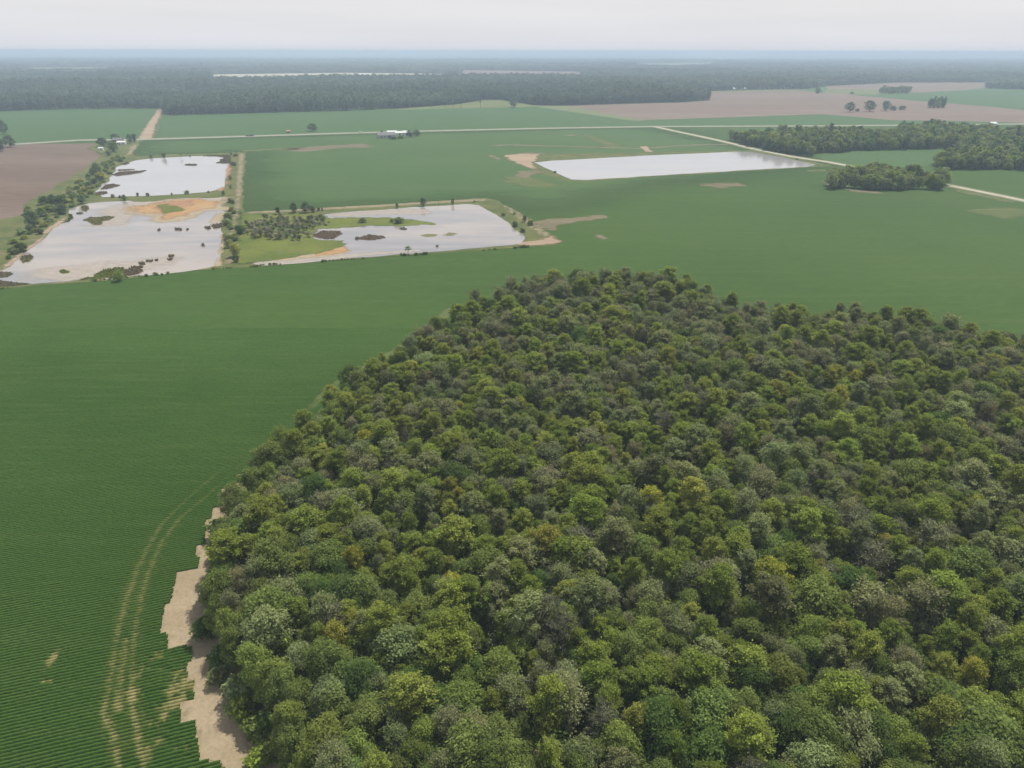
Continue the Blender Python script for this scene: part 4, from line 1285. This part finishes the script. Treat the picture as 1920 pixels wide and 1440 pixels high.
for x, y, rx, ry, lab in ((276, 491, 2.2, 1.2, 'tiny reed tuft first in the dotted line above the brown bed'), (282.5, 490.5, 2.8, 1.5, 'tiny reed tuft second in the dotted line above the brown bed'), (266, 502, 2, 1.3, 'tiny reed tuft touching the top of the brown bed'), (295, 489.5, 1.8, 1, 'last tiny reed tuft at the end of the dotted line')):
    reed_bed(ell(x, y, rx, ry, 8), lab, RD)
reed_bed(ell(321, 481, 4.5, 3.2), 'upper one of two round brown reed clumps in open water', RBr)
reed_bed(ell(319, 487.5, 4.5, 2), 'lower one of two round brown reed clumps in open water', RBr)
reed_bed(ell(331, 431, 4.2, 1.9), 'widest dark tuft in the row across the middle of the pond', RD)
reed_bed(ell(338.8, 431.6, 2, 1.4, 8), 'dark tuft right beside the widest one in the row', RD)
reed_bed(ell(297, 432.5, 2, 1.5, 8), 'lone dark tuft left of the widest one in the row', RD)
reed_bed(ell(350.5, 431.5, 1.2, .9, 8), 'tiniest dark tuft at the right end of the row', RD)
reed_bed(ell(390, 428, 5.5, 2.8), 'dark brown reed clump at the tip of the inlet strip', RD)
reed_bed([(396, 424), (404, 421.5), (416, 419.5), (416, 427), (400, 430)], 'brown reed strip joining the levee at the inlet', RBr)
reed_bed(ell(380.5, 460.5, 1.3, 2, 8), 'small upright tuft alone near the east shore', RD)
reed_bed(ell(358.5, 309.6, 12, 1.7), 'thin dark reed island in the upper pond', RD, .6)
reed_bed([(210, 328), (225, 323), (246, 321.5), (275, 320), (262, 325), (240, 328), (220, 330.5)], 'long dark reed spit pointing into the upper pond', RBr, .6)
reed_bed([(221, 319), (238, 318), (255, 318), (240, 320), (222, 321)], 'thin dark reed strip above the long spit', RBr, .6)
reed_bed([(190, 356), (200, 347), (213, 345.5), (225, 348), (210, 353), (198, 355)], 'pointed brown reed spit low on the upper pond west shore', RBr, .6)
reed_bed([(179, 362), (190, 359.5), (200, 359.5), (200, 363), (190, 366), (180, 366)], 'brown reed mat at the southwest corner of the upper pond', RBr, .6)
reed_bed([(228, 309), (240, 304), (243, 306.5), (235, 309.5)], 'dark weed tip at the northwest corner of the upper pond', RD, .6)
reed_bed([(405, 306), (414, 304), (412, 300.5), (424, 296), (434, 296), (433, 306.5), (420, 307)], 'dark brown reed bed in the northeast corner of the upper pond', RD, .8)
reed_bed([(380, 293), (405, 291.5), (430, 291), (432, 294), (420, 296), (408, 293.8)], 'thin dark reed fringe along the upper pond far shore', RD, .6)
reed_bed([(586, 442), (603, 433.5), (637, 433.5), (641, 438), (626, 448.5), (609, 449.5), (593, 446)], 'large brown weed island left in the marshy pond', RBr, .5)
reed_bed([(667, 449), (690, 440.5), (718, 443), (722, 446.5), (700, 451), (683, 451)], 'smaller brown weed island in open water of the marshy pond', RBr, .5)
reed_bed(ell(669, 448, 2.5, 2.4, 8), 'dark tuft at the left tip of the smaller weed island', RD)
reed_bed(ell(756, 430, 6, 2), 'grey twiggy reed clump in the water below the willowy bush', (.12, .12, .10), .7)
reed_bed(ell(817.5, 462.5, 2, 1, 8), 'tiny dark tuft alone in the wide open marshy pond', RD)


# ------------------------------------------------------------------ buildings
def bx(bm, x0, x1, y0, y1, z0, z1):
    v = [bm.verts.new((x, y, z)) for x in (x0, x1) for y in (y0, y1) for z in (z0, z1)]
    for f in ((0, 1, 3, 2), (4, 6, 7, 5), (0, 4, 5, 1), (2, 3, 7, 6), (0, 2, 6, 4), (1, 5, 7, 3)):
        bm.faces.new([v[i] for i in f])


def part(name, bm, mat, parent):
    bmesh.ops.recalc_face_normals(bm, faces=bm.faces[:])
    me = bpy.data.meshes.new(name)
    bm.to_mesh(me)
    bm.free()
    me.materials.append(mat)
    return link(name, me, parent)


def gable(name, label, cat, px_, py_, w, d, h, rise, rot, wall, roof, doors=(), windows=(), group=None, chimney=False):
    """a gabled building, ridge along its length; doors/windows: (x, width, sill, top) on the side that faces the drone"""
    p = G(px_, py_)
    t = empty(name, (p[0], p[1], 0), rot)
    tag(t, label, cat, group)
    bm = bmesh.new()
    a = [bm.verts.new(c) for c in ((-w / 2, -d / 2, 0), (w / 2, -d / 2, 0), (w / 2, d / 2, 0), (-w / 2, d / 2, 0))]
    b = [bm.verts.new(c) for c in ((-w / 2, -d / 2, h), (w / 2, -d / 2, h), (w / 2, d / 2, h), (-w / 2, d / 2, h))]
    r = [bm.verts.new((-w / 2, 0, h + rise)), bm.verts.new((w / 2, 0, h + rise))]
    bm.faces.new((a[0], a[1], b[1], b[0]))
    bm.faces.new((a[2], a[3], b[3], b[2]))
    bm.faces.new((a[1], a[2], b[2], r[1], b[1]))
    bm.faces.new((a[3], a[0], b[0], r[0], b[3]))
    part('wall', bm, MT[wall], t)
    bm = bmesh.new()
    ov, th = .5, .22
    sl_ = rise / (d / 2)
    for s in (-1, 1):
        e = [(-w / 2 - ov, s * (d / 2 + ov), h - sl_ * ov + .03), (w / 2 + ov, s * (d / 2 + ov), h - sl_ * ov + .03), (w / 2 + ov, 0, h + rise + .03), (-w / 2 - ov, 0, h + rise + .03)]
        lo = [bm.verts.new(c) for c in e]
        hi = [bm.verts.new((c[0], c[1], c[2] + th)) for c in e]
        bm.faces.new(lo)
        bm.faces.new(hi)
        for i in range(4):
            if i != 2:
                bm.faces.new((lo[i], lo[(i + 1) % 4], hi[(i + 1) % 4], hi[i]))
    rf = part('roof', bm, MT[roof], t)
    if chimney:
        bm = bmesh.new()
        bx(bm, w * .2, w * .2 + .9, -.45, .45, h + rise * .6, h + rise + 1.2)
        part('chimney', bm, MT['brick_wall'], rf)
    for x, ww, tp in doors:
        bm = bmesh.new()
        bx(bm, x - ww / 2, x + ww / 2, -d / 2 - .06, -d / 2 + .02, .05, tp)
        part('door', bm, MT['dark_door'], t)
    for x, ww, z0, z1 in windows:
        bm = bmesh.new()
        bx(bm, x - ww / 2, x + ww / 2, -d / 2 - .05, -d / 2 + .02, z0, z1)
        part('window', bm, MT['dark_glass'], t)
    return t


AR = R(13.5)
gable('barn', 'grey roofed barn standing west in the roadside farmstead', 'barn', 724, 258, 21, 14, 3.4, 3.0, AR, 'grey_wall', 'grey_roof', [(4, 3.6, 3.0), (-6, 1.1, 2.1)], [(-2, 1.4, 1.0, 2.2)], 'farmstead buildings')
gable('shed', 'long white roofed shed behind the grey barn', 'shed', 735, 252.5, 12, 8, 3.4, 1.6, AR, 'white_wall', 'white_metal', [(0, 3, 2.8)], [], 'farmstead buildings')
gable('shed', 'small white shed behind the green bush at the farmstead', 'shed', 748, 254, 9, 7, 3.4, 1.7, AR, 'white_wall', 'white_metal', [(1, 2.4, 2.6)], [(-2.5, 1, 1, 2)], 'farmstead buildings')
gable('shed', 'white shed next to the dark farm trees', 'shed', 764, 253.5, 11, 8, 3.6, 2.0, AR, 'white_wall', 'white_metal', [(-1, 3, 2.9)], [(3, 1, 1.2, 2.1)], 'farmstead buildings')
gable('house', 'low house with a bright white roof among dark homestead trees', 'house', 229, 270.5, 9, 6.5, 2.5, 1.3, AR, 'white_wall', 'white_metal', [(-2, 1.0, 2.1)], [(2, 1.4, .9, 2.0), (-4, 1.2, .9, 2.0)], 'homestead buildings', True)
gable('house', 'brick house with a grey roof hidden behind the homestead tree', 'house', 222, 266, 10, 7, 2.8, 2.0, AR, 'brick_wall', 'grey_roof', [(1, 1.0, 2.1)], [(3.4, 1.2, .9, 2.0), (-2.6, 1.2, .9, 2.0)], 'homestead buildings', True)
gable('shed', 'small white shed in the yard beside the dark field hedge', 'shed', 190, 281.3, 4.5, 3.5, 2.2, .8, AR, 'white_wall', 'white_metal', [(0, 1, 1.9)], [], 'homestead buildings')
gable('shed', 'small reddish shed near the lone roadside tree', 'shed', 541, 249, 4.5, 4, 2.2, 1.0, AR, 'brick_wall', 'red_roof', [(0, 1, 1.9)], [], None)
gable('barn', 'wide barn with a faded red roof beyond the ploughed field', 'barn', 1433, 167, 34, 20, 5.5, 7, R(4), 'cream_wall', 'red_roof', [(6, 6, 5)], [], 'barns beyond the ploughed field')
gable('barn', 'barn with a bright white roof beyond the ploughed field', 'barn', 1461, 166.3, 29, 18, 5, 6, R(4), 'cream_wall', 'white_metal', [(-5, 6, 4.4), (7, 4, 4)], [], 'barns beyond the ploughed field')
gable('shed', 'long low pale shed, west of the far barns', 'shed', 1381, 168.3, 22, 12, 3, 2.4, R(4), 'white_wall', 'white_metal', [(0, 4, 2.8)], [], 'barns beyond the ploughed field')
gable('shed', 'low white shed between the long pale one and the red barn', 'shed', 1392, 168, 17, 12, 3, 2.4, R(4), 'white_wall', 'white_metal', [(2, 4, 2.8)], [], 'barns beyond the ploughed field')
gable('barn', 'long white poultry barn in the pale clearing of the far forest', 'barn', 684, 142.5, 52, 18, 5, 5, R(3), 'white_wall', 'white_metal', [(10, 6, 4.5)], [], None)
gable('house', 'white roofed house barely showing behind the east woodland', 'house', 1860, 235, 10, 8, 2.8, 2.0, AR, 'white_wall', 'white_metal', [(0, 1, 2.1)], [(3, 1.3, .9, 2.1)], None)


# ------------------------------------------------------------------ vehicles on the road
def vehicle(label, px_, py_, paint, truck, cat):
    p = G(px_, py_)
    t = empty('pickup_truck' if truck else 'parked_car', (p[0], p[1], .17), AR)
    tag(t, label, cat)
    bm = bmesh.new()
    if truck:
        bx(bm, -2.7, 2.7, -.95, .95, .45, 1.05)
        bx(bm, -.6, 1.3, -.88, .88, 1.052, 1.80)
        bx(bm, 1.302, 2.6, -.9, .9, 1.052, 1.22)
        for y in (-.93, .85):
            bx(bm, -2.68, -.602, y, y + .08, 1.052, 1.42)
    else:
        bx(bm, -2.3, 2.3, -.9, .9, .35, .95)
        bx(bm, -1.5, 1.0, -.8, .8, .952, 1.48)
    part('body', bm, MT[paint], t)
    bm = bmesh.new()
    x0, x1, z0, z1 = (-.45, 1.15, 1.15, 1.65) if truck else (-1.3, .8, 1.0, 1.36)
    for s in (-1, 1):
        yy = s * (.89 if truck else .81)
        bx(bm, x0, x1, min(yy, yy - s * .02), max(yy, yy - s * .02), z0, z1)
    part('window', bm, MT['dark_glass'], t)
    for x in (-1.6, 1.65):
        for s in (-1, 1):
            bm = bmesh.new()
            bmesh.ops.create_cone(bm, cap_ends=True, segments=16, radius1=.38, radius2=.38, depth=.26, matrix=Matrix.Translation((x, s * .86, .38)) @ Matrix.Rotation(math.pi / 2, 4, 'X'))
            part('wheel', bm, MT['rubber'], t)


vehicle('dark pickup truck in front of two on the main road', 472.5, 255.3, 'car_dark', True, 'truck')
vehicle('dark car following the pickup on the main road', 464.5, 255.6, 'car_dark', False, 'car')
vehicle('white car alone on the road west of the farmstead', 676, 248.9, 'car_white', False, 'car')

# ------------------------------------------------------------------ summer haze: one even box of air round everything
bm = bmesh.new()
bx(bm, -70000, 70000, -70000, 70000, -1.0, 104.0)
bmesh.ops.recalc_face_normals(bm, faces=bm.faces[:])
me = bpy.data.meshes.new('haze')
bm.to_mesh(me)
bm.free()
hm = bpy.data.materials.new('haze')
hm.use_nodes = True
hm.node_tree.nodes.clear()
ho = hm.node_tree.nodes.new('ShaderNodeOutputMaterial')
hv = hm.node_tree.nodes.new('ShaderNodeVolumePrincipled')
hv.inputs['Color'].default_value = (.66, .81, 1.0, 1)
hv.inputs['Density'].default_value = .00020
hv.inputs['Anisotropy'].default_value = 0.0
hm.node_tree.links.new(hv.outputs[0], ho.inputs['Volume'])
me.materials.append(hm)
hz = link('haze', me)
tag(hz, 'pale summer haze in the air', kind='stuff')
